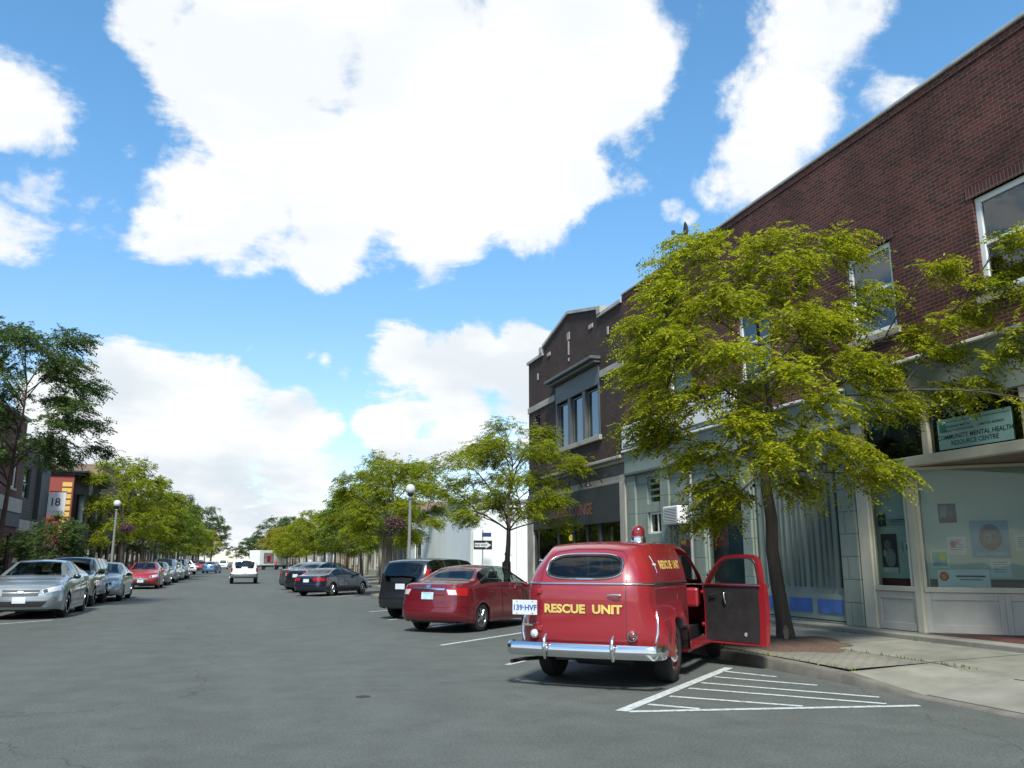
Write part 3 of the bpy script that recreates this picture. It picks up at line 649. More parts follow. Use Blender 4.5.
class Bld:
    def __init__(s, name, label, loc, cat='building', group=None):
        s.org = loc; s.t = thing(name, label, cat, loc, 0, group)
    def part(s, name, m, mb, parent=None, **kw): return mb.build(name, m, parent or s.t, org=s.org, **kw)
    def window(s, X, n, ya, yb, za, zb, mf, mg, fw=.07, rails=(), mulls=(), inset=.1, sill=None, curtain=None, name='window', room=True):
        d = lambda a, b: (X - n * a, X - n * b)
        f = MB()
        x0, x1 = d(inset - .03, inset + .05)
        f.box(x0, x1, ya, ya + fw, za, zb); f.box(x0, x1, yb - fw, yb, za, zb)
        f.box(x0, x1, ya + fw, yb - fw, za, za + fw); f.box(x0, x1, ya + fw, yb - fw, zb - fw, zb)
        x2, x3 = d(inset - .015, inset + .035)
        for z in rails: f.box(x2, x3, ya + fw, yb - fw, z - .03, z + .03)
        for y in mulls: f.box(x2, x3, y - .025, y + .025, za + fw, zb - fw)
        w = s.part(name, mf, f, bev=.006)
        p = MB(); p.box(*d(inset + .005, inset + .013), ya + fw - .01, yb - fw + .01, za + fw - .01, zb - fw + .01); s.part('pane', mg, p, w)
        if sill: q = MB(); q.box(*d(-.06, inset - .03), ya - .08, yb + .08, za - .12, za - .004); s.part('sill', sill, q, w, bev=.01)
        if curtain:
            q = MB(); k = 26; x = X - n * (inset + .16); c0, c1 = curtain
            for i in range(k):
                a, b = ya + (yb-ya)*i/k, ya + (yb-ya)*(i+1)/k
                q.quad((x + .03*math.sin(i*1.7), a, c0), (x + .03*math.sin(i*1.7+1.7), b, c0), (x + .03*math.sin(i*1.7+1.7), b, c1), (x + .03*math.sin(i*1.7), a, c1))
            s.part('curtain', M['curtain'], q, w, smooth=60)
        return w

# ------------------------------------------------------------------ long brick building, right
B1 = Bld('brick_building', 'long dark red brick building with teal and cream storefronts on the right', (FX, 8.5, .32))
Y0, Y1, ZT = -8., 23.19, 9.70
W2 = [(8.30, 9.92, 5.62, 7.28), (11.78, 12.98, 5.62, 7.28), (15.6, 16.85, 5.62, 7.28), (19.1, 20.35, 5.62, 7.28), (4.9, 6.3, 5.62, 7.28), (1.2, 2.6, 5.62, 7.28), (-2.5, -1.1, 5.62, 7.28)]
m = MB(); facade(m, FX, -1, Y0, Y1, 4.06, ZT, W2, .22); shell(m, FX, -1, Y0, Y1, .32, ZT, 22)
B1.part('wall', M['brickred'], m, fix=False)
m = MB(); m.box(FX - .045, FX + .35, Y0, Y1, ZT, ZT + .075); B1.part('coping', M['coping'], m, bev=.02)
m = MB(); m.box(FX - .018, FX, Y0, Y1, ZT - .14, ZT - .004); B1.part('brick_course', M['brickred'], m)
for i, o in enumerate(W2):
    B1.window(FX, -1, *o, M['white'], M['winglass'], .10, (6.48,), (), .09, M['stone'], curtain=((5.72, 7.2) if i == 1 else (5.7, 6.45) if i == 3 else (6.6, 7.2) if i in (2, 5) else None))
SOLD = brick('soldier_course', (.09, .03, .027), (.06, .022, .02), (.13, .11, .10), bw=.068, rh=.2, sq=0)
for a, b, c, d in W2: m = MB(); m.box(FX - .012, FX + .1, a - .1, b + .1, d, d + .2); B1.part('lintel', SOLD, m)
# fascia and its cornice
m = MB(); m.box(FX - .10, FX + .3, 13.2, Y1 - .02, 4.06, 4.70); m.box(FX - .08, FX + .3, Y0, 13.19, 4.06, 4.90); B1.part('fascia', M['teal'], m, bev=.01)
m = MB(); m.box(FX - .20, FX, 13.2, Y1 - .02, 4.703, 4.76); m.box(FX - .17, FX, Y0, 13.19, 4.903, 4.96); B1.part('cornice', M['white'], m, bev=.012)
m = MB(); m.box(FX - .13, FX, 13.22, Y1 - .04, 4.0, 4.056); B1.part('drip_moulding', M['tealdark'], m)
# teal shop front
TO = [(21.05, 21.9, 3.08, 3.86), (21.05, 21.9, 2.25, 2.85), (19.45, 20.4, .32, 2.95), (17.05, 18.85, .85, 3.12), (13.74, 16.62, .36, 3.42)]
m = MB(); facade(m, FX, -1, 13.2, Y1, .32, 4.06, TO, .25); B1.part('shopfront_wall', M['tealblock'], m, fix=False)
for y_, yb_ in ((22.55, 23.1), (20.5, 20.98), (16.66, 17.02), (13.22, 13.7)): m = MB(); m.box(FX - .07, FX - .002, y_, yb_, .32, 3.98); B1.part('pilaster', M['tealblock'], m, bev=.012)
B1.window(FX, -1, *TO[0], M['teal'], M['winglass'], .06, (3.3, 3.48, 3.66), (), .1)
B1.window(FX, -1, *TO[1], M['white'], M['winglass'], .06, (), (21.45,), .1)
m = MB(); m.box(FX + .10, FX + .16, 19.47, 20.38, .34, 2.2); dr = B1.part('door', M['teal'], m, bev=.01)
m = MB(); m.box(FX + .092, FX + .10, 19.62, 20.23, .9, 2.05); B1.part('pane', M['winglass'], m, dr)
m = MB(); m.tube([(FX + .04, 19.6, 1.15), (FX + .04, 19.6, 1.4)], .015, 8); B1.part('handle', M['steel'], m, dr)
m = MB(); m.box(FX + .09, FX + .2, 19.47, 20.38, 2.21, 2.93); B1.part('transom_panel', M['tealdark'], m)
B1.window(FX, -1, *TO[3], M['teal'], M['shopglass'], .07, (), (), .1)
m = MB(); m.box(FX + .5, FX + .53, 16.9, 19.6, .6, 3.3); B1.part('window_screen', mat('dark_screen', (.07, .095, .095), .8, var=.2), m)  # dark panel added behind the glass to set the pane's tone
m = MB(); m.box(FX + .06, FX + .2, 13.76, 16.6, .86, 3.40); B1.part('siding', M['teal'], m)
m = MB(); y = 13.86
while y < 16.55: m.box(FX + .018, FX + .058, y, y + .035, .99, 3.39); y += .165 if int(y * 10) % 3 else .21
B1.part('batten', M['tealdark'], m)
m = MB(); m.box(FX + .0, FX + .2, 13.76, 16.6, .38, .86); B1.part('panel_rail', M['teal'], m)
for a in (13.84, 14.76, 15.68):
    m = MB(); m.box(FX - .012, FX - .002, a, a + .74, .50, .77); B1.part('blue_panel', M['blue'], m)
m = MB(); m.tube([(FX - .10, 19.28, .34), (FX - .10, 19.28, 3.1), (FX - .06, 19.28, 3.3), (FX - .06, 19.28, 4.0)], .045, 10); B1.part('downpipe', M['steel'], m, smooth=60)
m = MB(); m.box(FX - .05, FX + .3, 16.62, 18.95, 3.14, 3.22); m.box(FX - .05, FX - .005, 19.4, 20.45, 2.96, 3.03); B1.part('window_head', M['tealdark'], m)
# cream shop front with a recessed entry
RX = 12.75
FP = []
for a, b in ((12.9, 13.19), (11.30, 11.44), (9.33, 9.47), (7.2, 7.34), (5.1, 5.24), (2.9, 3.04), (.8, .94)): FP.append((FX - .05, FX + .1, a, b, 3.27, 4.055))
FP += [(FX - .05, FX + .1, 12.9, 13.19, .32, 3.1), (FX - .04, FX + .10, 11.79, 11.94, .32, 3.1), (FX - .04, FX + .10, 7.41, 7.56, .32, 3.1), (FX - .04, FX + .1, 5.0, 5.14, 1.08, 3.1), (FX - .04, FX + .1, 2.0, 2.14, 1.08, 3.1)]
for q in FP: m = MB(); m.box(*q); B1.part('frame_post', M['beige'], m, bev=.01)
m = MB(); m.box(FX - .09, FX + .1, Y0, 13.19, 3.10, 3.265); B1.part('beam', M['beige'], m, bev=.012)
m = MB(); m.box(FX + .02, FX + .026, Y0, 12.9, 3.27, 4.05); B1.part('transom_pane', M['winglass'], m)
m = MB(); m.box(FX + .1, RX + .5, 7.0, 12.2, 3.11, 3.16); B1.part('soffit', M['soffit'], m)
m = MB(); m.quad((FX - .1, 11.7, .324), (RX, 10.25, .324), (RX, 9.1, .324), (FX - .1, 7.6, .324)); B1.part('entry_floor', M['maroon'], m)
def shopfront(a, b, nm_pan):
    """glazed run between two plan points: bulkhead with sunk panels, sill, pane, backing"""
    a, b = Vector((*a, 0)), Vector((*b, 0)); t = b - a; ln = t.length; t.normalize(); n = Vector((t.y, -t.x, 0))   # n points out of the shop
    def P_(s, o, z): q = a + t * s + n * o; return (q.x, q.y, z)
    def bx(mb, s0, s1, o0, o1, z0, z1):
        mb.add([P_(s0,o0,z0),P_(s1,o0,z0),P_(s1,o1,z0),P_(s0,o1,z0),P_(s0,o0,z1),P_(s1,o0,z1),P_(s1,o1,z1),P_(s0,o1,z1)], [(0,3,2,1),(4,5,6,7),(0,1,5,4),(1,2,6,5),(2,3,7,6),(3,0,4,7)])
    m = MB(); bx(m, 0, ln, -.06, .0, .32, .98)
    k = nm_pan; w_ = ln / k
    for i in range(k):   # raised rails leave sunk panels
        bx(m, i*w_, i*w_ + .09, .001, .025, .33, .98); bx(m, (i+1)*w_ - .09, (i+1)*w_ - .001, .001, .025, .33, .98)
        bx(m, i*w_ + .09, (i+1)*w_ - .09, .001, .025, .33, .46); bx(m, i*w_ + .09, (i+1)*w_ - .09, .001, .025, .86, .98)
    bk = B1.part('bulkhead', M['beige2'], m, bev=.006)
    m = MB(); bx(m, 0, ln, -.06, .055, .985, 1.075); B1.part('sill', M['beige'], m, bev=.01)
    m = MB(); bx(m, .0, .05, -.02, .03, 1.078, 3.09); bx(m, ln - .05, ln, -.02, .03, 1.078, 3.09); bx(m, .05, ln - .05, -.02, .03, 3.04, 3.09); fr = B1.part('window', M['beige'], m, bev=.005)
    m = MB(); bx(m, .04, ln - .04, .0, .006, 1.078, 3.05); B1.part('pane', M['shopglass'], m, fr)
    m = MB(); bx(m, -.2, ln + .12, -.17, -.14, 1.0, 3.1); B1.part('display_backing', M['backing'], m, fr)
    m = MB(); bx(m, 0, ln, -.139, -.06, 1.0, 1.05); B1.part('display_floor', M['room'], m, fr)
    m = MB(); bx(m, .0, ln, -.139, -.128, 1.052, 1.20); B1.part('dark_skirting', M['black'], m, fr)
    return P_, ln
PA, LA = shopfront((FX + .02, 12.9), (FX + .02, 11.93), 1)
PB, LB = shopfront((FX + .04, 11.80), (RX, 10.22), 2)
shopfront((RX, 9.1), (FX + .04, 7.55), 2)
shopfront((FX + .02, 7.42), (FX + .02, 5.14), 2); shopfront((FX + .02, 5.0), (FX + .02, 2.14), 3); shopfront((FX + .02, 2.0), (FX + .02, -7.9), 8)
m = MB(); m.box(RX - .03, RX + .12, 10.06, 10.24, .32, 3.1); m.box(RX - .03, RX + .12, 9.08, 9.16, .32, 3.1); m.box(RX - .03, RX + .12, 9.16, 10.06, 2.55, 2.65); B1.part('door_frame', M['beige'], m, bev=.01)
m = MB(); m.box(RX + .02, RX + .07, 9.17, 10.05, .34, .62); m.box(RX + .02, RX + .07, 9.17, 9.31, .62, 2.54); m.box(RX + .02, RX + .07, 9.91, 10.05, .62, 2.54); m.box(RX + .02, RX + .07, 9.31, 9.91, 2.38, 2.54); dr = B1.part('door', M['beige'], m, bev=.008)
m = MB(); m.box(RX + .04, RX + .048, 9.30, 9.92, .61, 2.39); B1.part('pane', M['winglass'], m, dr)
m = MB(); m.tube([(RX - .03, 9.25, 1.2), (RX - .03, 9.25, 1.45)], .014, 8); B1.part('handle', M['chrome'], m, dr)
m = MB(); m.box(RX + .02, RX + .06, 9.16, 10.06, 2.66, 3.09); B1.part('door_transom', M['beige'], m)
# upper-window scalloped drape behind the left transom
m = MB(); k = 40
for i in range(k):
    a, b = 11.5 + 1.35 * i / k, 11.5 + 1.35 * (i+1) / k; f = lambda y: 3.62 + .10 * math.cos((y - 11.5) / 1.35 * 9) + .02 * math.sin(y * 31)
    x = lambda y: FX + .12 + .02 * math.sin(y * 40)
    m.quad((x(a), a, f(a)), (x(b), b, f(b)), (x(b), b, 4.04), (x(a), a, 4.04))
B1.part('drape', M['curtain'], m, smooth=60)
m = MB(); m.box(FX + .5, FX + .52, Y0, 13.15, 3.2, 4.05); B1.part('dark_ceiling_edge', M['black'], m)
m = MB(); m.box(FX - .20, FX - .02, 17.0, 23.1, 4.80, 5.48); B1.part('blank_sign_box', M['white'], m, bev=.015)
m = MB(); m.box(FX - .206, FX - .201, 17.1, 23.0, 4.83, 4.90); B1.part('sign_strip', M['tealdark'], m)

# ------------------------------------------------------------------ gabled dark brick building
B2 = Bld('gabled_brick_building', 'dark brown brick building with stepped gable parapet and three tall upper windows', (FX, 27.8, .32))
a0, a1 = 23.21, 32.4
W = [(25.25, 26.30, 5.55, 7.2), (26.62, 27.68, 5.55, 7.2), (28.0, 29.05, 5.55, 7.2)]
m = MB(); facade(m, FX, -1, a0, a1, 4.66, 9.50, [(25.1, 29.2, 5.55, 7.95), (31.0, 31.6, 6.3, 7.2)], .2)
m.prism([(FX, 25.05, 9.5), (FX, 30.55, 9.5), (FX, 30.45, 9.8), (FX, 27.8, 10.42), (FX, 25.15, 9.8)], (.3, 0, 0))
shell(m, FX, -1, a0, a1, .32, 9.5, 20); B2.part('wall', M['brickbrown'], m, fix=False)
m = MB()
def cop(ya, za, yb, zb, h=.11): m.prism([(FX - .08, ya, za), (FX - .08, yb, zb), (FX - .08, yb, zb + h), (FX - .08, ya, za + h)], (.42, 0, 0))
cop(a0, 9.5, 25.05, 9.5); cop(25.05, 9.80, 27.8, 10.42); cop(27.8, 10.42, 30.55, 9.80); cop(30.55, 9.5, a1 + .06, 9.5)
m.box(FX - .1, FX + .36, 24.75, 25.04, 9.61, 9.86); m.box(FX - .1, FX + .36, 30.56, 30.86, 9.61, 9.86); B2.part('coping', M['coping'], m)
for y_, yb_ in ((a0, 25.0), (29.3, a1 + .02)): m = MB(); m.box(FX - .05, FX + .1, y_, yb_, 7.42, 7.66); B2.part('stone_band', M['stone'], m, bev=.01)
for y, za, zb, wd in ((27.8, 9.42, 9.72, .26), (27.8, 8.85, 9.40, .12), (27.8, 8.62, 8.76, .10), (31.2, 8.62, 8.9, .12), (24.3, 8.72, 9.0, .12), (25.7, 9.3, 9.46, .36), (29.9, 9.3, 9.46, .36)): m = MB(); m.box(FX - .04, FX - .002, y - wd/2, y + wd/2, za, zb); B2.part('stone_ornament', M['stone'], m, bev=.02)
m = MB(); m.box(FX - .03, FX + .1, 25.1, 29.2, 7.26, 7.93)
for y in (25.1, 26.34, 27.72, 29.08): m.box(FX - .02, FX + .12, y, y + (.12 if y in (25.1, 29.08) else .25), 5.55, 7.255)
B2.part('window_surround', M['greenish'], m, bev=.01)
m = MB(); m.box(FX - .38, FX, 24.95, 29.5, 8.06, 8.17); m.box(FX - .24, FX, 25.0, 29.4, 7.955, 8.057); B2.part('window_cornice', M['greenish'], m, bev=.02)
for o in W: B2.window(FX, -1, *o, M['greenish'], glass('upper_glass', (.35, .42, .5), ior=2.6), .06, (), (), .11)
B2.window(FX, -1, 31.0, 31.6, 6.3, 7.2, M['greenish'], M['winglass'], .06, (), (), .11)
m = MB(); m.box(FX - .1, FX + .12, 25.0, 29.3, 5.38, 5.545); B2.part('sill', M['stone'], m, bev=.012)
m = MB(); m.box(FX - .22, FX + .1, a0 + .01, a1 + .1, 4.56, 4.66); m.box(FX - .10, FX + .1, a0 + .01, a1 + .05, 4.45, 4.557); B2.part('stone_cornice', M['stone'], m, bev=.02)
m = MB(); m.box(FX - .02, FX + .2, a0 + .01, a1, 4.08, 4.447); B2.part('brick_frieze', brick('grey_frieze', (.16, .15, .125), (.12, .11, .095), (.1, .095, .085)), m)
m = MB(); m.box(FX - .06, FX + .2, a0 + .01, a1 + .02, 3.86, 4.077); B2.part('stone_band', M['stone'], m, bev=.01)
for y_, yb_ in ((23.22, 23.62), (31.75, a1 + .05)): m = MB(); m.box(FX - .08, FX + .3, y_, yb_, .32, 3.857); B2.part('stone_pier', M['stone'], m, bev=.02)
m = MB(); m.box(FX - .07, FX + .1, 23.63, 31.74, 2.68, 3.855); B2.part('sign_board', M['charcoal'], m, bev=.015)
m = MB(); m.add(*text2d('COFFEE LOUNGE', .52, .012), fn=fx(FX - .078, 27.75, 3.02)); B2.part('lettering', M['copper'], m)
m = MB(); y = 23.7
for y, wd in ((23.64, .12), (25.3, .2), (26.4, .1), (27.6, .16), (29.1, .14), (31.6, .13)): m.box(FX + .0, FX + .14, y, y + wd, .32, 2.675)
m.box(FX + .0, FX + .14, 23.76, 27.6, .32, .85); m.box(FX + .0, FX + .14, 29.24, 31.6, .32, .85); B2.part('shopfront_frame', M['charcoal'], m, bev=.01)
m = MB(); m.box(FX + .06, FX + .068, 23.76, 31.6, .85, 2.67); B2.part('shop_pane', M['winglass'], m)
BLD = mat('blind', (.20, .20, .14), .8)
for y in (24.9, 25.55, 26.55): m = MB(); m.box(FX + .2, FX + .23, y, y + .5, .9, 2.6); B2.part('blind', BLD, m)
m = MB(); m.box(FX + 1.2, FX + 1.25, 23.7, 31.7, .3, 2.68); B2.part('room_wall', M['room'], m)
m = MB(); m.lathe([(0, 0), (.05, .02), (.075, .1), (.06, .18), (.02, .22)], (FX + .16, 28.3, 2.2), n=14); B2.part('entry_lamp', emit('lamp_glow', (1., .62, .10), 1.6), m, smooth=60)
# goose-neck lamps over the sign board
for i, y in enumerate((24.9, 26.6, 28.4, 30.2)):
    t = thing('gooseneck_lamp', f'black gooseneck lamp over the dark sign board, {ORD[i]} from the teal storefront', 'wall lamp', (FX - .07, y, 3.95), 0, 'gooseneck lamps over the sign')
    m = MB(); m.tube([(.0, 0, 0), (-.12, 0, .22), (-.30, 0, .30), (-.46, 0, .20), (-.50, 0, .02)], .018, 8); m.build('arm', M['black'], t, smooth=60)
    m = MB(); m.lathe([(.03, .06), (.05, .02), (.13, -.10), (.12, -.10), (.04, .01)], (-.50, 0, -.02), n=16); m.build('lamp_shade', M['black'], t, smooth=50)

# ------------------------------------------------------------------ white building across the side yard and the rest of the right side
B3 = Bld('white_building', 'low white sided building with blank walls beyond the side yard', (FX, 41.6, .25))
m = MB(); facade(m, FX, -1, 41.6, 58.9, .25, 4.5, [(54, 56, .25, 2.7)]); shell(m, FX, -1, 41.6, 58.9, .25, 4.5, 20); B3.part('wall', M['whitewall'], m, fix=False)
SEAM = mat('seam', (.42, .45, .44), .7)
for x in (13.4, 15.6, 17.8): m = MB(); m.box(x, x + .03, 41.57, 41.598, .3, 4.4); B3.part('wall_seam', SEAM, m)
m = MB(); m.box(FX - .03, FX + .12, 41.55, 41.597, .26, 4.45); B3.part('corner_trim', SEAM, m)
m = MB(); m.box(FX - .1, 31, 41.5, 59, 4.5, 4.62); B3.part('roof_edge', M['steel'], m)
for o in ((54, 56, .25, 2.7),): B3.window(FX, -1, *o, M['greenish'], M['winglass'], .08, (), (sum(o[:2])/2,))
m = MB(); m.box(12.65, 13.0, 41.5, 41.6, 1.1, 1.45); B3.part('meter_box', mat('meter', (.10, .06, .055), .6), m)
def low_block(name, label, y0, y1, z1, m_wall, m_trim, X=FX, n=-1, bays=4, two=False, depth=18, shop=(.02,)):
    b = Bld(name, label, (X, y0, .2)); ops = []; wd = (y1 - y0) / bays
    for i in range(bays): ops.append((y0 + i*wd + .5, y0 + (i+1)*wd - .5, .75 if i % 3 else .25, 2.8))
    up = []
    if two:
        k = max(2, int((y1-y0) / 2.8)); w2 = (y1-y0) / k
        for i in range(k): up.append((y0 + i*w2 + w2*.32, y0 + (i+1)*w2 - w2*.32, 4.9, 6.7))
    m = MB(); facade(m, X, n, y0, y1, .2, z1, ops + up); shell(m, X, n, y0, y1, .2, z1, depth); b.part('wall', m_wall, m, fix=False)
    for o in ops: b.window(X, n, *o, m_trim, M['winglass'], .1, (), ((o[0]+o[1])/2,))
    for o in up: b.window(X, n, *o, M['white'], M['winglass'], .09, ((o[2]+o[3])/2,), (), .1, M['stone'])
    m = MB(); m.box(X, X + n*.12, y0 + .02, y1 - .02, 3.1, 3.75); b.part('fascia', m_trim, m)
    m = MB(); m.box(X - n*.3, X + n*.18, y0 + .01, y1 - .01, z1, z1 + .14); b.part('cornice', M['coping'], m)
    return b
low_block('shop_building', 'dark fronted shop with tall columns beyond the white building', 59, 68, 5.0, M['charcoal'], M['greenish'], bays=4)
low_block('shop_building', 'pale stone shop front behind the right-hand trees', 68.1, 84, 5.4, M['stone'], M['beige'], bays=5)
low_block('shop_building', 'tan brick two storey shop behind the right-hand trees', 84.1, 104, 7.4, M['bricktan'], M['beige'], bays=5, two=True)
low_block('shop_building', 'white painted shop row near the parked box truck', 104.1, 130, 5.4, M['white'], M['greenish'], bays=6)
low_block('shop_building', 'cream shop row behind the yellow street trees', 130.1, 170, 5.6, M['beige'], M['teal'], bays=8)
low_block('shop_building', 'red brick shop row at the far right end of the street', 170.1, 230, 7.0, M['brickleft'], M['beige'], bays=10, two=True)

# ------------------------------------------------------------------ left side of the street
BL = low_block('brick_building', 'old brick two storey building at the left edge, behind the tall dark tree', 14, 46.7, 8.25, M['brickleft'], M['charcoal'], X=LX, n=1, bays=7, two=True)
m = MB(); m.box(LX + .02, LX + .2, 14.1, 46.6, 3.76, 4.4); BL.part('sign_band', M['stone'], m)
BG = Bld('grey_sided_building', 'narrow grey clapboard building with a dark corner tower next to the old brick building', (LX, 47, .14))
sid = brick('grey_clapboard', (.085, .085, .08), (.078, .078, .073), (.04, .04, .038), bw=4., rh=.16, ms=.012, stain=.12)
m = MB(); facade(m, LX - .15, 1, 46.75, 50.6, .14, 7.1, [(47.5, 49.6, .7, 2.7), (47.9, 49.3, 4.6, 6.2)]); shell(m, LX - .15, 1, 46.75, 50.6, .14, 7.1, 16); BG.part('wall', sid, m, fix=False)
m = MB(); facade(m, LX + .1, 1, 50.62, 52.7, .14, 7.95, [(51.1, 52.3, .14, 2.5)]); shell(m, LX + .1, 1, 50.62, 52.7, .14, 7.95, 16); BG.part('corner_tower', M['charcoal'], m, fix=False)
for o in ((47.5, 49.6, .7, 2.7), (47.9, 49.3, 4.6, 6.2)): BG.window(LX - .15, 1, *o, M['charcoal'], M['winglass'], .08, ((o[2]+o[3])/2,), (), .1)
BG.window(LX + .1, 1, 51.1, 52.3, .16, 2.5, M['charcoal'], M['winglass'], .1, (), (), .1, name='door')
m = MB(); m.box(LX - .2, LX + .12, 46.8, 50.6, 2.9, 3.5); BG.part('fascia', M['stone'], m)
# red building: warm painted side wall, bayed front coloured dark to carry its shade
RY0, RY1, RZ = 60.2, 71.0, 6.9
BR = Bld('red_building', 'red painted building with yellow quoin strip, dark front and bay windows', (LX, RY0, .14))
m = MB(); shell(m, LX, 1, RY0, RY1, .14, RZ, 14); BR.part('side_wall', mat('red_stucco', (.22, .045, .036), .85, var=.12, scale=1.5, bump=.1), m, fix=False)
m = MB(); m.box(LX - 13, LX - .01, RY0 - .02, RY0 - .003, .14, 2.62); BR.part('lower_wall', mat('dark_brown_base', (.05, .035, .03), .85, var=.25), m)
m = MB(); facade(m, LX + .004, 1, RY0, RY1, .14, RZ, [(61.0, 63.4, .6, 2.5), (64.2, 65.6, .14, 2.5), (66.4, 70, .6, 2.5)]); BR.part('front_wall', mat('dark_front', (.05, .033, .03), .8, var=.2), m, fix=False)
for o in ((61.0, 63.4, .6, 2.5), (66.4, 70, .6, 2.5)): BR.window(LX, 1, *o, M['charcoal'], M['winglass'], .1, (), ((o[0]+o[1])/2,))
BR.window(LX, 1, 64.2, 65.6, .16, 2.5, M['charcoal'], M['winglass'], .12, (), (), name='door')
m = MB()
for k in range(10): m.box(LX - .64, LX - .08, RY0 - .04, RY0 - .003, 2.75 + k * .38, 2.75 + k * .38 + .28)
BR.part('quoin_strip', mat('yellow_quoin', (.52, .36, .085), .8), m, bev=.01)
for y in (62.0, 67.0):
    m = MB(); m.prism([(LX + .006, y - 1.1, 2.75), (LX + .75, y - .7, 2.75), (LX + .75, y + .7, 2.75), (LX + .006, y + 1.1, 2.75)], (0, 0, 1.15))
    m.prism([(LX + .006, y - 1.1, 5.75), (LX + .75, y - .7, 5.75), (LX + .75, y + .7, 5.75), (LX + .006, y + 1.1, 5.75)], (0, 0, .75))
    for px, py in ((LX + .70, y - .68), (LX + .70, y + .62), (LX + .08, y - 1.06), (LX + .08, y + 1.0)): m.box(px - .05, px + .05, py, py + .06, 3.9, 5.75)
    b = BR.part('bay_window', M['black'], m)
    m = MB(); m.prism([(LX + .03, y - 1.05, 3.9), (LX + .70, y - .67, 3.9), (LX + .70, y + .67, 3.9), (LX + .03, y + 1.05, 3.9)], (0, 0, 1.85)); BR.part('pane', M['winglass'], m, b)
    m = MB(); m.box(LX + .2, LX + .5, y - .6, y + .6, 3.95, 5.7); BR.part('blind', M['curtain'], m, b)
m = MB(); m.box(LX - 14, LX + .55, RY0 - .12, RY1 + .1, RZ, RZ + .16); m.box(LX - 14, LX + .8, RY0 - .25, RY1 + .2, RZ + .163, RZ + .34); BR.part('cornice', M['black'], m, bev=.03)
low_block('brown_building', 'brown two storey building with a shallow roof behind the left street trees', 71.3, 92, 8.8, M['bricktan'], M['charcoal'], X=LX, n=1, bays=6, two=True)
low_block('shop_building', 'red brick shop past the brown building on the left', 92.1, 112, 7.6, M['brickleft'], M['beige'], X=LX, n=1, bays=5, two=True)
low_block('shop_building', 'white shop front halfway down the left side', 112.1, 128, 5.5, M['white'], M['charcoal'], X=LX, n=1, bays=4)
low_block('shop_building', 'low stone shop row on the left before the junction', 128.1, 165, 5.8, M['stone'], M['charcoal'], X=LX, n=1, bays=8)
low_block('shop_building', 'far left brick row at the end of the street', 165.1, 240, 6.6, M['brickleft'], M['white'], X=LX, n=1, bays=10, two=True)
# ------------------------------------------------------------------ vehicles
def pch(pts):
    xs = np.array([p[0] for p in pts], float); ysv = np.array([p[1] for p in pts], float)
    h = np.diff(xs); d = np.diff(ysv) / h; m = np.zeros(len(xs)); m[0], m[-1] = d[0], d[-1]
    for i in range(1, len(xs) - 1):
        if d[i-1] * d[i] > 0:
            w1, w2 = 2*h[i] + h[i-1], h[i] + 2*h[i-1]; m[i] = (w1 + w2) / (w1/d[i-1] + w2/d[i])
    def f(x):
        x = min(max(x, xs[0]), xs[-1]); i = min(max(int(np.searchsorted(xs, x)) - 1, 0), len(h) - 1)
        t = (x - xs[i]) / h[i]; a = t*t*(3-2*t)
        return float(ysv[i] + (ysv[i+1]-ysv[i]) * a + h[i] * (m[i] * t*(1-t)**2 - m[i+1] * t*t*(1-t)))
    return f
def ss(a, b, x):
    if a > b: return 1 - ss(b, a, x)
    t = min(1, max(0, (x - a) / (b - a))); return t*t*(3-2*t)
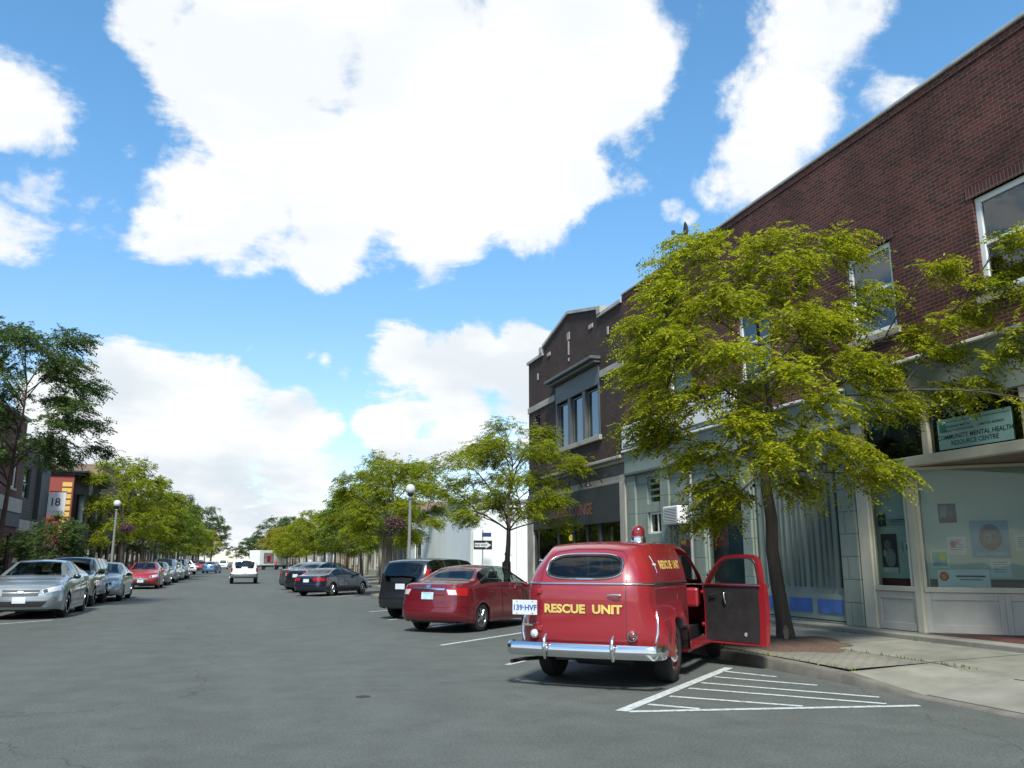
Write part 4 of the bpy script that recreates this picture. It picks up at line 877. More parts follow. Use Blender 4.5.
class Body:
    """a car shell: stations along Y, each a half section (side, greenhouse, roof) mirrored, closed at both ends"""
    def __init__(s, S):
        s.S = S; y0, y1 = S['y0'], S['y1']; ns, ng, nr, K = S.get('n', (9, 6, 7, 12))
        s.ns, s.ng, s.nr, s.K = ns, ng, nr, K
        T, B, Wd, Rf = pch(S['top']), pch(S['belt']), pch(S['half']), pch(S['roofw'])
        st = S.get('step', .06); ys = set()
        def rng2(a, b, d):
            k = max(1, int(round((b-a)/d))); [ys.add(round(a + (b-a)*i/k, 4)) for i in range(k+1)]
        rng2(y0, y0 + .4, .022); rng2(y0 + .4, y1 - .4, st); rng2(y1 - .4, y1, .022)
        for w_ in S['wheels']: rng2(w_ - S['ra'] - .03, w_ + S['ra'] + .03, .03)
        for v in S.get('cuts', ()): ys.add(round(v, 4))
        ys = sorted(ys); out = [ys[0]]
        for v in ys[1:]:
            if v - out[-1] > .008 or v in S.get('cuts', ()): out.append(v)
        s.ys = ys = out; s.Mh = ns + ng + nr + 1; s.T, s.B = T, B
        H = np.zeros((len(ys), s.Mh, 3)); sill = S['sill']
        re, cw = S.get('re', .5), S.get('cw', .35)
        for i, y in enumerate(ys):
            W = Wd(y)
            for e in ((y - y0) / S.get('rr', re), (y1 - y) / re):
                if e < 1: k = math.sqrt(max(0, 1 - (1-e)**2)); W *= 1 - cw * (1-k)
            t, b = T(y), B(y); b = min(b, t - .015)
            z0 = sill + S.get('rise', .05) * (ss(S['wheels'][0] - .4, y0, y) if y < 0 else ss(S['wheels'][1] + .4, y1, y))
            for w_ in S['wheels']:
                q = S['ra']**2 - (y - w_)**2
                if q > 0: z0 = max(z0, S.get('wr', .31) + math.sqrt(q) - .01)
            z0 = min(z0, b - .05)
            def hw(z):
                a = max(0, (.42 - z) / .42); c = max(0, (z - .55) / max(.1, b - .55))
                x = W * (1 - S.get('tuck', .10) * a * a - S.get('shoulder', .06) * c * c)
                if 'side' in S: x += S['side'](y, z)
                for w_ in S['wheels']:
                    dd = math.hypot(y - w_, z - .31) - S['ra']
                    if 0 <= dd < .09: x += S.get('lip', .012) * (1 - dd / .09)
                return x
            for j in range(ns + 1):
                z = z0 + (b - z0) * j / ns; H[i, j] = (hw(z), y, z)
            xb = hw(b); g = t - b; te = b + g * .93; rw = min(Rf(y), xb - .02); k = ss(0.03, .4, g); rw = (xb - .07) * (1-k) + rw * k
            for j in range(1, ng + 1):
                f = j / ng; H[i, ns + j] = (xb + (rw - xb) * f + S.get('bow', .025) * math.sin(math.pi * f) * k, y, b + (te - b) * (f ** .92))
            for j in range(1, nr + 1):
                f = j / nr; H[i, ns + ng + j] = (rw * (1-f), y, te + (t - te) * (1 - (1-f)**2))
        s.H = H
        full = np.concatenate([H, H[:, -2::-1] * np.array([-1, 1, 1])], axis=1); s.MW = full.shape[1]
        s.v = [tuple(p) for p in full.reshape(-1, 3)]
        s.f = []   # (indices, part, y, frac, absx, z, side)
        for i in range(len(ys) - 1):
            for j in range(s.MW - 1):
                a = i * s.MW + j; q = (a, a+1, a+1+s.MW, a+s.MW); jj = j if j < s.Mh - 1 else s.MW - 2 - j
                side = 1 if j < s.Mh - 1 else -1; part = 'side' if jj < ns else 'green' if jj < ns + ng else 'roof'
                fr = ((jj + .5) / ns if part == 'side' else (jj - ns + .5) / ng if part == 'green' else (jj - ns - ng + .5) / nr)
                s.f.append((q, part, fr, side))
        for e, i in (('capR', 0), ('capF', len(ys) - 1)):
            idx = {}
            for j in range(s.Mh):
                for k in range(K + 1):
                    if k == 0: idx[j, k] = i * s.MW + j
                    elif k == K or j == s.Mh - 1: idx[j, k] = i * s.MW + (s.MW - 1 - j)
                    else:
                        p, q = np.array(s.v[i*s.MW + j]), np.array(s.v[i*s.MW + s.MW - 1 - j]); idx[j, k] = len(s.v); s.v.append(tuple(p + (q-p) * k/K))
            for j in range(s.Mh - 1):
                for k in range(K):
                    q = [idx[j, k], idx[j, k+1], idx[j+1, k+1], idx[j+1, k]]; q = [x for n_, x in enumerate(q) if x not in q[:n_]]
                    if len(q) >= 3: s.f.append((tuple(q), e, j / s.Mh, 1 if k < K/2 else -1))
        if 'post' in S: s.v = [S['post'](*p) for p in s.v]
        else:
            bz = S['bump']; out2 = []
            for x, y, z in s.v:
                wr_ = 1 - ss(y0, y0 + .75, y); wf = ss(y1 - .8, y1, y); bul = math.exp(-((z - (bz - .12)) / .16) ** 2)
                y += wr_ * (.10 * (x / .85) ** 2 - .055 * bul + .05 * ss(.36, .16, z) if True else 0) - wf * (.17 * (x / .85) ** 2 - .05 * bul + .05 * ss(.36, .16, z))
                out2.append((x, y, z))
            s.v = out2
        s.bvh = BVHTree.FromPolygons([Vector(p) for p in s.v], [f[0] for f in s.f])
    def centre(s, f):
        n = len(f); return tuple(sum(s.v[i][k] for i in f) / n for k in range(3))
    def split(s, cat):
        out = {}
        for q, part, fr, side in s.f:
            c = cat(part, fr, side, *s.centre(q))
            if c: out.setdefault(c, []).append(q)
        return out
    def sub(s, quads, name, m, parent, inset=0., shrink=True, smooth=42):
        ids = sorted({i for q in quads for i in q}); mp = {k: n for n, k in enumerate(ids)}
        mb = MB(); mb.add([s.v[i] for i in ids], [tuple(mp[i] for i in q) for q in quads])
        me = mb.mesh(name, None)
        bm = bmesh.new(); bm.from_mesh(me); bm.normal_update()
        # outward
        c = Vector((0, 0, .7)); 
        sgn = sum((f.calc_center_median() - Vector((0, f.calc_center_median().y, .6))).dot(f.normal) * f.calc_area() for f in bm.faces)
        if sgn < 0: bmesh.ops.reverse_faces(bm, faces=bm.faces); bm.normal_update()
        if inset:
            bd = [v for v in bm.verts if v.is_boundary]; nn = {v: v.normal.copy() for v in bd}
            for v in bd: v.co -= nn[v] * inset
        bm.to_mesh(me); bm.free()
        me.polygons.foreach_set('use_smooth', [True] * len(me.polygons)); me.set_sharp_from_angle(angle=R(smooth)); me.update()
        return link_mesh(name, me, m, parent)
    def hit(s, p, d):
        l, n, i, t = s.bvh.ray_cast(Vector(p), Vector(d)); return (l, n) if l is not None else (None, None)
    def drape(s, mb, vs, fs, frm, off=.005):
        """frm(u,v) -> (start point, direction): lay a flat pattern on the shell"""
        pts = []
        for p in vs:
            o, d = frm(*p[:2]); l, n = s.hit(o, d)
            if l is None: pts.append(None); continue
            if n.dot(Vector(d)) > 0: n = -n
            pts.append(tuple(l + n * off))
        ok = [f for f in fs if all(pts[i] is not None for i in f)]
        pts = [p if p else (0, 0, 0) for p in pts]
        used = sorted({i for f in ok for i in f}); mp = {k: n for n, k in enumerate(used)}
        return mb.add([pts[i] for i in used], [tuple(mp[i] for i in f) for f in ok])
def rearf(cx=0, cz=0, y=-6.): return lambda u, v: ((cx + u, y, cz + v), (0, 1, 0))
def frontf(cx=0, cz=0, y=7.): return lambda u, v: ((cx + u, y, cz + v), (0, -1, 0))
def sidef(sd, cy=0, cz=0): return lambda u, v: ((sd * 3, cy + sd * u, cz + v), (-sd, 0, 0))
def gquad(c, nu=8, nv=5):
    vs, fs = [], []
    for j in range(nv + 1):
        for i in range(nu + 1):
            a, b = i/nu, j/nv; vs.append(tuple((1-b) * ((1-a)*c[0][k] + a*c[1][k]) + b * ((1-a)*c[3][k] + a*c[2][k]) for k in range(2)))
    for j in range(nv):
        for i in range(nu): q = j*(nu+1)+i; fs.append((q, q+1, q+nu+2, q+nu+1))
    return vs, fs
def gdisc(rx, rz, ex=2., n=28, rings=4):
    vs, fs = [(0, 0)], []
    sg = lambda x, p: math.copysign(abs(x) ** p, x)
    for r in range(1, rings + 1):
        for k in range(n): a = 2*math.pi*k/n; vs.append((rx * sg(math.cos(a), 2/ex) * r/rings, rz * sg(math.sin(a), 2/ex) * r/rings))
    for k in range(n): fs.append((0, 1 + k, 1 + (k+1) % n))
    for r in range(rings - 1):
        for k in range(n): a = 1 + r*n; fs.append((a+k, a+n+k, a+n+(k+1) % n, a+(k+1) % n))
    return vs, fs
def gring(pts, wd, closed=True):
    vs, fs = [], []; n = len(pts)
    for i, p in enumerate(pts):
        a = Vector(pts[(i-1) % n if closed else max(i-1, 0)]); b = Vector(pts[(i+1) % n if closed else min(i+1, n-1)]); t = (b - a).normalized(); nn = Vector((-t.y, t.x)) * wd/2
        vs += [tuple(Vector(p) - nn), tuple(Vector(p) + nn)]
    for i in range(n if closed else n - 1): j = (i+1) % n; fs.append((2*i, 2*j, 2*j+1, 2*i+1))
    return vs, fs
def loopsub(pts, d=.05, closed=True):
    out = []; n = len(pts)
    for i in range(n if closed else n - 1):
        a, b = Vector(pts[i]), Vector(pts[(i+1) % n]); k = max(1, int((b-a).length / d)); out += [tuple(a + (b-a) * j/k) for j in range(k)]
    if not closed: out.append(tuple(pts[-1]))
    return out

def wheel(parent, x, y, r, wd, rim_m, sd, style='alloy', rim_r=None, tag_m=None):
    rr = rim_r or r * .66; m = MB()
    m.lathe([(rr - .01, -wd/2 + .02), (rr + .01, -wd/2), (r - .03, -wd/2 + .004), (r - .008, -wd/2 + .02), (r, -wd/2 + .045), (r, wd/2 - .045), (r - .008, wd/2 - .02), (r - .03, wd/2 - .004), (rr + .01, wd/2), (rr - .01, wd/2 - .02)], (x, y, r), 'x', 36)
    w_ = m.build('wheel', M['rubber'], parent, smooth=35)
    m = MB(); o = x + sd * (wd/2 - .025)
    if style == 'alloy':
        m.lathe([(rr, -.06), (rr, .012), (rr - .02, .018), (rr - .035, .0), (rr - .04, -.06)], (o, y, r), 'x', 30)
        for k in range(7):
            a = 2*math.pi*k/7
            for g_ in (-.13, .13):
                p0 = (o + sd*.0, y + .045*math.cos(a), r + .045*math.sin(a)); p1 = (o + sd*.008, y + (rr-.02)*math.cos(a+g_), r + (rr-.02)*math.sin(a+g_)); m.tube([p0, p1], [.018, .013], 5)
        m.lathe([(0, .012), (.05, .01), (.065, -.01), (.065, -.05)], (o, y, r), 'x', 16)
    else:
        q = 1 if sd > 0 else -1
        m.lathe([(rr, -.03*q), (rr, .012*q), (rr - .02, .018*q), (rr - .05, -.012*q), (.0, -.008*q)], (o, y, r), 'x', 30)
    rm = m.build('rim', rim_m, w_, smooth=40)
    if style == 'cap':
        m = MB(); q = 1 if sd > 0 else -1; m.lathe([(.148, -.012*q), (.145, .008*q), (.12, .035*q), (.07, .05*q), (.0, .054*q)], (o, y, r), 'x', 28); m.build('hubcap', M['chrome'], w_, smooth=50)
    else:
        m = MB(); m.lathe([(rr - .03, -.07 * sd), (.0, -.07 * sd)], (o, y, r), 'x', 20); m.build('brake_disc', M['black'], w_)
    return w_

SEDAN = dict(y0=-2.27, y1=2.27, wheels=(-1.32, 1.28), ra=.345, wr=.31, sill=.20, rise=.06,
    top=[(-2.27,.84),(-2.235,.99),(-2.16,1.055),(-1.7,1.095),(-1.52,1.125),(-1.0,1.355),(-.7,1.43),(-.1,1.468),(.3,1.43),(.62,1.30),(1.08,1.07),(1.25,1.00),(1.8,.90),(2.08,.80),(2.2,.70),(2.27,.58)],
    belt=[(-2.27,.80),(-2.2,.93),(-1.6,1.0),(-.5,.985),(1.1,.905),(1.8,.80),(2.1,.70),(2.27,.54)],
    half=[(-2.27,.86),(-1.5,.885),(0,.885),(1.4,.88),(2.27,.84)], roofw=[(-2.27,.62),(-1.5,.60),(-.9,.575),(0,.575),(.6,.60),(1.2,.66),(2.27,.62)],
    win=[(-1.22,-.46),(-.36,.36),(.36,.62)], sidewin=[(-1.3,-.42),(-.34,.98)], ws=(.34, 1.10), rw=(-1.53, -.92), doors=[(-1.02,-.38),(-.38,.72)], hood=1.14, deck=-1.56, bump=.58,
    tail=[(.44,.955),(.86,.975),(.87,.80),(.50,.805)], head=[(.42,.70),(.82,.80),(.84,.66),(.46,.60)], grille=[(-.38,.60),(.38,.60),(.34,.47),(-.34,.47)], low=[(-.55,.40),(.55,.40),(.48,.27),(-.48,.27)],
    plate_r=(0,.80), plate_f=(0,.44), r=.315, wd=.20, track=.76, mirror=(.72,.98), cuts=(-1.02,-.38,.72,1.14,-1.56,.34,1.10,-1.53,-.92,-.42,-.34,.98,-1.3), rail=None)
def var_(base, **k): d = dict(base); d.update(k); return d
TAURUS = var_(SEDAN, y0=-2.55, y1=2.55, wheels=(-1.43,1.43), ra=.375, wr=.34, r=.345, wd=.23, track=.82,
    top=[(-2.55,.90),(-2.5,1.08),(-2.4,1.13),(-1.9,1.18),(-1.7,1.22),(-1.15,1.44),(-.7,1.52),(-.1,1.545),(.4,1.50),(.75,1.36),(1.22,1.13),(1.4,1.06),(2.0,.98),(2.3,.89),(2.45,.78),(2.55,.62)],
    belt=[(-2.55,.86),(-2.4,1.0),(-1.6,1.08),(-.5,1.03),(1.2,.965),(1.9,.88),(2.3,.77),(2.55,.58)], half=[(-2.55,.92),(-1.5,.965),(1.4,.965),(2.55,.93)], roofw=[(-2.55,.66),(-1,.61),(.2,.61),(1.2,.72),(2.55,.68)],
    sidewin=[(-1.45,-.42),(-.34,1.08)], ws=(.44,1.24), rw=(-1.72,-1.08), doors=[(-1.1,-.38),(-.38,.84)], hood=1.27, deck=-1.75, cuts=(-1.1,-.38,.84,1.27,-1.75,.44,1.24,-1.72,-1.08,-.42,-.34,1.08,-1.45),
    head=[(.48,.76),(.88,.87),(.93,.745),(.52,.655)], nbar=1, grille=[(-.44,.755),(.44,.755),(.42,.60),(-.42,.60)], low=[(-.64,.47),(.64,.47),(.52,.33),(-.52,.33)], plate_f=(0,.50), mirror=(.86,1.06), bump=.6, cw=.30)
COUPE = var_(SEDAN, y0=-2.30, y1=2.30, wheels=(-1.36,1.38), top=[(-2.30,.80),(-2.26,.90),(-2.18,.94),(-1.85,.97),(-1.6,1.0),(-.85,1.25),(-.5,1.30),(-.1,1.315),(.3,1.27),(.7,1.14),(1.15,.95),(1.3,.90),(1.9,.80),(2.15,.69),(2.30,.52)],
    belt=[(-2.30,.76),(-2.15,.87),(-1.5,.90),(0,.86),(1.1,.81),(1.9,.71),(2.30,.48)], sidewin=[(-1.2,-.38),(-.30,1.0)], ws=(.34,1.16), rw=(-1.60,-.80), doors=[(-.95,-.34),(-.34,.78)], deck=-1.66, hood=1.2, cuts=(-.95,-.34,.78,1.2,-1.66,.34,1.16,-1.60,-.80,-.38,-.30,1.0,-1.2), tail=[(.34,.84),(.84,.84),(.86,.70),(.38,.70)], plate_r=(0,.72))
CRV = var_(SEDAN, y0=-2.26, y1=2.26, wheels=(-1.30,1.32), ra=.375, wr=.345, r=.345, wd=.22, track=.78, sill=.26, step=.05, rr=.3, cw=.22,
    top=[(-2.26,1.02),(-2.235,1.14),(-2.12,1.38),(-2.0,1.56),(-1.86,1.625),(-1.5,1.665),(-.3,1.685),(.3,1.64),(.62,1.50),(1.16,1.16),(1.35,1.09),(1.9,.99),(2.12,.86),(2.26,.64)],
    belt=[(-2.26,.98),(-2.1,1.08),(-1.4,1.10),(0,1.04),(1.2,1.0),(1.9,.9),(2.26,.6)], half=[(-2.26,.88),(-1.4,.91),(1.4,.90),(2.26,.86)], roofw=[(-2.26,.74),(-2,.68),(-1.6,.64),(.3,.64),(1.2,.70),(2.26,.64)],
    sidewin=[(-1.86,-1.12),(-1.04,-.24),(-.16,1.0)], ws=(.34,1.18), rw=(-2.235,-2.005), doors=[(-1.1,-.2),(-.2,.86)], hood=1.22, deck=-9, bump=.66, cuts=(-1.1,-.2,.86,1.22,.34,1.18,-2.235,-2.005,-1.86,-1.12,-1.04,-.24,-.16,1.0),
    tail=[(.70,1.60),(.86,1.45),(.89,1.08),(.74,1.08)], plate_r=(0,.90), head=[(.46,.86),(.82,.93),(.84,.74),(.5,.70)], grille=[(-.42,.84),(.42,.84),(.4,.66),(-.4,.66)], mirror=(.82,1.12))
BLAZER = var_(CRV, y0=-2.32, y1=2.32, sill=.36, top=[(-2.32,1.02),(-2.305,1.12),(-2.26,1.36),(-2.2,1.53),(-2.1,1.60),(-1.7,1.635),(-.2,1.645),(.2,1.62),(.5,1.48),(.86,1.12),(1.05,1.07),(2.0,1.0),(2.2,.92),(2.32,.70)],
    belt=[(-2.32,.98),(-2.1,1.04),(0,1.02),(1.0,1.0),(2.0,.93),(2.32,.66)], sidewin=[(-2.05,-1.12),(-1.04,-.3),(-.22,.72)], ws=(.24,.90), rw=(-2.305,-2.195), doors=[(-1.1,-.26),(-.26,.74)], hood=.95, cuts=(-1.1,-.26,.74,.95,.24,.90,-2.305,-2.195,-2.05,-1.12,-1.04,-.3,-.22,.72),
    tail=[(.74,1.04),(.86,1.04),(.87,.78),(.75,.78)], head=[(.46,.88),(.80,.90),(.82,.76),(.46,.76)], grille=[(-.42,.90),(.42,.90),(.42,.72),(-.42,.72)], cw=.14, mirror=(.56,1.12), plate_r=(0,.74))
VANX = var_(CRV, top=[(-2.26,1.02),(-2.24,1.2),(-2.2,1.5),(-2.12,1.7),(-2.0,1.76),(-.2,1.78),(.6,1.68),(1.0,1.42),(1.5,1.1),(1.7,1.02),(2.1,.88),(2.26,.64)], ws=(.7,1.5), hood=1.55, rw=(-2.24,-2.13), sidewin=[(-1.95,-1.12),(-1.04,-.1),(0,1.2)], cuts=(-1.1,-.06,1.0,1.55,.7,1.5,-2.24,-2.13,-1.95,-1.12,-1.04,-.1,0,1.2), doors=[(-1.1,-.06),(-.06,1.0)])

def car(name, label, cat, S, pm, loc, heading, group, glass_m=None, rim=None, plate_r=None, plate_f=None, tail_split=False, chrome_strip=False, badge=True, lod=0, trim=None, two_tone=None, scale=1.):
    gm = glass_m or M['glass']; t = thing(name, label, cat, (loc[0], loc[1], loc[2] if len(loc) > 2 else 0), -R(heading), group)
    t.scale = (scale,) * 3
    if lod: S = var_(S, n=(6, 4, 4, 6), step=.12)
    b = Body(S); T, B = b.T, b.B
    def cat_(part, fr, sd, x, y, z):
        ax = abs(x)
        if part == 'green' and .16 < fr < .93 and T(y) - B(y) > .17:
            for k, (a, c) in enumerate(S['sidewin']):
                if a < y < c: return f'side_window{k}{sd}'
            if S['sidewin'][0][0] < y < S['sidewin'][-1][1]: return f'pillar{int(y * 4)}{sd}'
        if part == 'roof' and fr > .15:
            if S['ws'][0] < y < S['ws'][1]: return 'windshield'
            if S['rw'][0] < y < S['rw'][1]: return 'rear_window'
        if part == 'roof' and y > S['hood'] and y < S['y1'] - .22: return 'hood'
        if part == 'roof' and S['y0'] + .05 < y < S['deck']: return 'trunk_lid'
        if part == 'side' and fr < .97:
            for k, (a, c) in enumerate(S['doors']):
                if a < y < c and z > S['sill'] + .09: return f'door{k}{sd}'
        if z < S['bump'] and (y < S['wheels'][0] - S['ra'] - .05 or part == 'capR'): return 'rear_bumper'
        if z < S['bump'] - .05 and (y > S['wheels'][1] + S['ra'] + .05 or part == 'capF'): return 'front_bumper'
        return 'body'
    parts = b.split(cat_); ob = {}
    for k, q in sorted(parts.items()):
        nm = k.rstrip('-0123456789') if k[:4] in ('door', 'side', 'pill') else k
        if nm == 'side_window': ob[k] = b.sub(q, 'side_window', gm, t, .008)
        elif nm in ('windshield', 'rear_window'): ob[k] = b.sub(q, nm, gm, t, .008)
        elif nm == 'pillar': ob[k] = b.sub(q, 'pillar', M['plastic'], t, .004)
        elif nm == 'body': ob[k] = b.sub(q, 'body', pm, t)
        elif nm.endswith('bumper'): ob[k] = b.sub(q, nm, two_tone or pm, t, .006)
        else: ob[k] = b.sub(q, nm, pm, t, .012)
    def pat(nm, g_, frm, m, parent=t, off=.006): 
        mb = MB(); b.drape(mb, g_[0], g_[1], frm, off)
        if mb.f: return mb.build(nm, m, parent, smooth=50)
    # dark door gaps
    if lod == 0:
        for k, (a, c) in enumerate(S['doors']):
            for sd in (-1, 1):
                d = ob.get(f'door{k}{sd}')
                if not d: continue
                for yy in (a, c):
                    mb = MB(); vs, fs = gquad([(yy*sd - .005, S['sill'] + .1), (yy*sd + .005, S['sill'] + .1), (yy*sd + .005, B(yy) - .02), (yy*sd - .005, B(yy) - .02)], 1, 14); b.drape(mb, vs, fs, sidef(sd), .002)
                    mb.build('door_seam', M['plastic'], d)
                zz = B((a+c)/2) - .14; yh = a + .14
                l, n = b.hit((sd * 3, yh, zz), (-sd, 0, 0))
                if l: mb = MB(); mb.tube([(l.x + sd*.004, yh - .08, zz), (l.x + sd*.028, yh - .05, zz + .004), (l.x + sd*.028, yh + .05, zz + .004), (l.x + sd*.004, yh + .08, zz)], .012, 6); mb.build('handle', pm, d, smooth=60)
    for sd in (-1, 1):
        fl = lambda q: [(p[0]*sd, p[1]) for p in q]
        tl = pat('tail_light', gquad(fl(S['tail']), 8, 5), rearf(), M['redlens'])
        if tl and tail_split:
            q = S['tail']; mid = [( (q[0][0]*.94+q[1][0]*.06), q[0][1]-.02), (q[0][0]*.5+q[1][0]*.5, q[0][1]-.025), (q[3][0]*.5+q[2][0]*.5, q[3][1]+.02), (q[3][0]*.94+q[2][0]*.06, q[3][1]+.02)]
            pat('clear_lens', gquad(fl(mid), 5, 4), rearf(), M['clearlens'], tl, .012)
        hl = pat('headlight', gquad(fl(S['head']), 8, 5), frontf(), M['clearlens'])
        if hl and not lod:
            q = S['head']; cx = (q[0][0] + q[2][0]) / 2; cz = (q[0][1] + q[2][1]) / 2
            pat('bulb', gdisc(.042, .036), frontf(cx * sd - .04 * sd, cz), M['clearlens'], hl, .012); pat('dark_bezel', gquad(fl([(q[0][0] + .02, q[0][1] - .012), (q[0][0]*.72 + q[1][0]*.28, q[0][1]*.72 + q[1][1]*.28 - .012), (q[3][0]*.72 + q[2][0]*.28, q[3][1]*.72 + q[2][1]*.28 + .012), (q[3][0] + .02, q[3][1] + .012)]), 4, 3), frontf(), M['plastic'], hl, .009)
        # mirrors
        my, mz = S['mirror']; l, n = b.hit((sd * 3, my, mz - .06), (-sd, 0, 0))
        if l:
            mb = MB(); vs, fs = [], []
            for i in range(9):
                for j in range(12):
                    th = math.pi * i / 8; ph = 2*math.pi*j/12; vs.append((l.x + sd*.13 + .105 * math.sin(th) * math.cos(ph) * (1 if True else 1), my + .05 * math.cos(th) - .0, mz + .01 + .068 * math.sin(th) * math.sin(ph)))
            fs = [(i*12+j, i*12+(j+1) % 12, (i+1)*12+(j+1) % 12, (i+1)*12+j) for i in range(8) for j in range(12)]
            mb.add(vs, fs); mb.box(l.x - sd*.02, l.x + sd*.06, my - .015, my + .025, mz - .05, mz - .01); mb.build('side_mirror', trim or pm, t, smooth=60)
    pat('grille', gquad(S['grille'], 12, 4), frontf(), M['plastic'])
    if not lod:
        mb = MB(); q = S['grille']
        for f in ((.32, .62) if S.get('nbar') != 1 else (.48,)): 
            zz = q[0][1] + (q[3][1] - q[0][1]) * f; vs, fs = gquad([(q[0][0] + .02, zz - .009), (q[1][0] - .02, zz - .009), (q[1][0] - .02, zz + .009), (q[0][0] + .02, zz + .009)], 12, 1); b.drape(mb, vs, fs, frontf(), .016)
        mb.build('grille_bar', M['alloy'], t)
        if badge: pat('badge', gdisc(.085, .04), frontf(0, q[0][1] * .55 + q[3][1] * .45), M['chrome'], t, .022)
    pat('lower_intake', gquad(S['low'], 12, 3), frontf(), M['plastic'])
    if plate_r is not None: pat('number_plate', gquad([(-.155, -.075), (.155, -.075), (.155, .075), (-.155, .075)], 4, 2), rearf(*S['plate_r']), plate_r, t, .014)
    if plate_f is not None: pat('number_plate', gquad([(-.155, -.075), (.155, -.075), (.155, .075), (-.155, .075)], 4, 2), frontf(*S['plate_f']), plate_f, t, .016)
    if chrome_strip:
        zz = S['tail'][0][1] - .01; pat('trim_strip', gquad([(-.42, zz - .02), (.42, zz - .02), (.42, zz + .02), (-.42, zz + .02)], 14, 2), rearf(), M['chrome'], t, .014)
        pat('badge', gdisc(.06, .035), rearf(0, zz + .06), M['chrome'], t, .012)
    # floor pan, wheel wells, cabin
    mb = MB(); xw = S['track'] - S['wd']/2 - .06
    mb.box(-xw, xw, S['y0'] + .25, S['y1'] - .25, S['sill'] + .01, .62); mb.build('underbody', M['black'], t)
    mb = MB(); zf = B(0)
    for sd in (-1, 1):
        for yy in ((-.75, .32) if S['deck'] > -5 else (-.75, .32)):
            mb.box(sd * .12, sd * .60, yy - .05, yy + .45, .45, .70); mb.prism([(sd*.14, yy, .65), (sd*.58, yy, .65), (sd*.55, yy - .26, zf + .16), (sd*.17, yy - .26, zf + .16)], (0, .12, 0)); mb.box(sd * .24, sd * .48, yy - .3, yy - .2, zf + .17, zf + .34)
    mb.build('seats', M['seat'], t, bev=.03)
    mb = MB(); mb.box(-.62, .62, S['ws'][1] - .42, S['ws'][1] - .1, .6, B(S['ws'][1]) - .02); mb.build('dashboard', M['interior'], t, bev=.03)
    for yw in S['wheels']:
        for sd in (-1, 1): wheel(t, sd * S['track'], yw, S['r'], S['wd'], rim or M['alloy'], sd)
    return t, b, ob
# ------------------------------------------------------------------ the old red rescue van
VAN = dict(y0=-.98, y1=3.72, wheels=(0, 2.92), ra=.42, wr=.36, sill=.34, rise=.06, n=(14, 10, 14, 34), step=.05, rr=.36, re=.5, cw=.34, tuck=.06, shoulder=.02, lip=.02, bow=.03,
    top=[(-.98,1.38),(-.955,1.455),(-.90,1.53),(-.79,1.60),(-.6,1.652),(-.25,1.685),(.5,1.70),(1.2,1.69),(1.6,1.64),(1.82,1.55),(2.32,1.17),(2.46,1.11),(3.2,1.05),(3.5,.96),(3.65,.83),(3.72,.66)],
    belt=[(-.98,1.18),(0,1.18),(1.2,1.165),(2.3,1.07),(3.2,.98),(3.6,.80),(3.72,.62)], half=[(-.98,.80),(1.5,.80),(2.2,.79),(3.0,.70),(3.72,.60)],
    roofw=[(-.98,.50),(-.6,.58),(0,.615),(1.4,.61),(2.3,.68),(3.72,.55)], cuts=(.98, 2.02, 1.84, 2.30, 1.08, 1.95))
VAN['side'] = lambda y, z: .125 * ss(-.98, -.62, y) * (1 - ss(.42, .95, y)) * (1 - ss(.60, .98, z)) + .17 * ss(1.85, 2.5, y) * (1 - .5 * ss(3.4, 3.72, y)) * (1 - ss(.68, .98, z))
def van_post(x, y, z):
    wt = 1 - ss(-.98, .45, y); y += .27 * ss(1.02, 1.78, z) * wt
    y -= .055 * max(0, 1 - (x / .62) ** 2) * (1 - ss(-.98, -.55, y)) * (1 - .4 * ss(1.2, 1.5, z))
    y += .03 * (1 - ss(.38, .62, z)) * wt
    return (x, y, z)
VAN['post'] = van_post
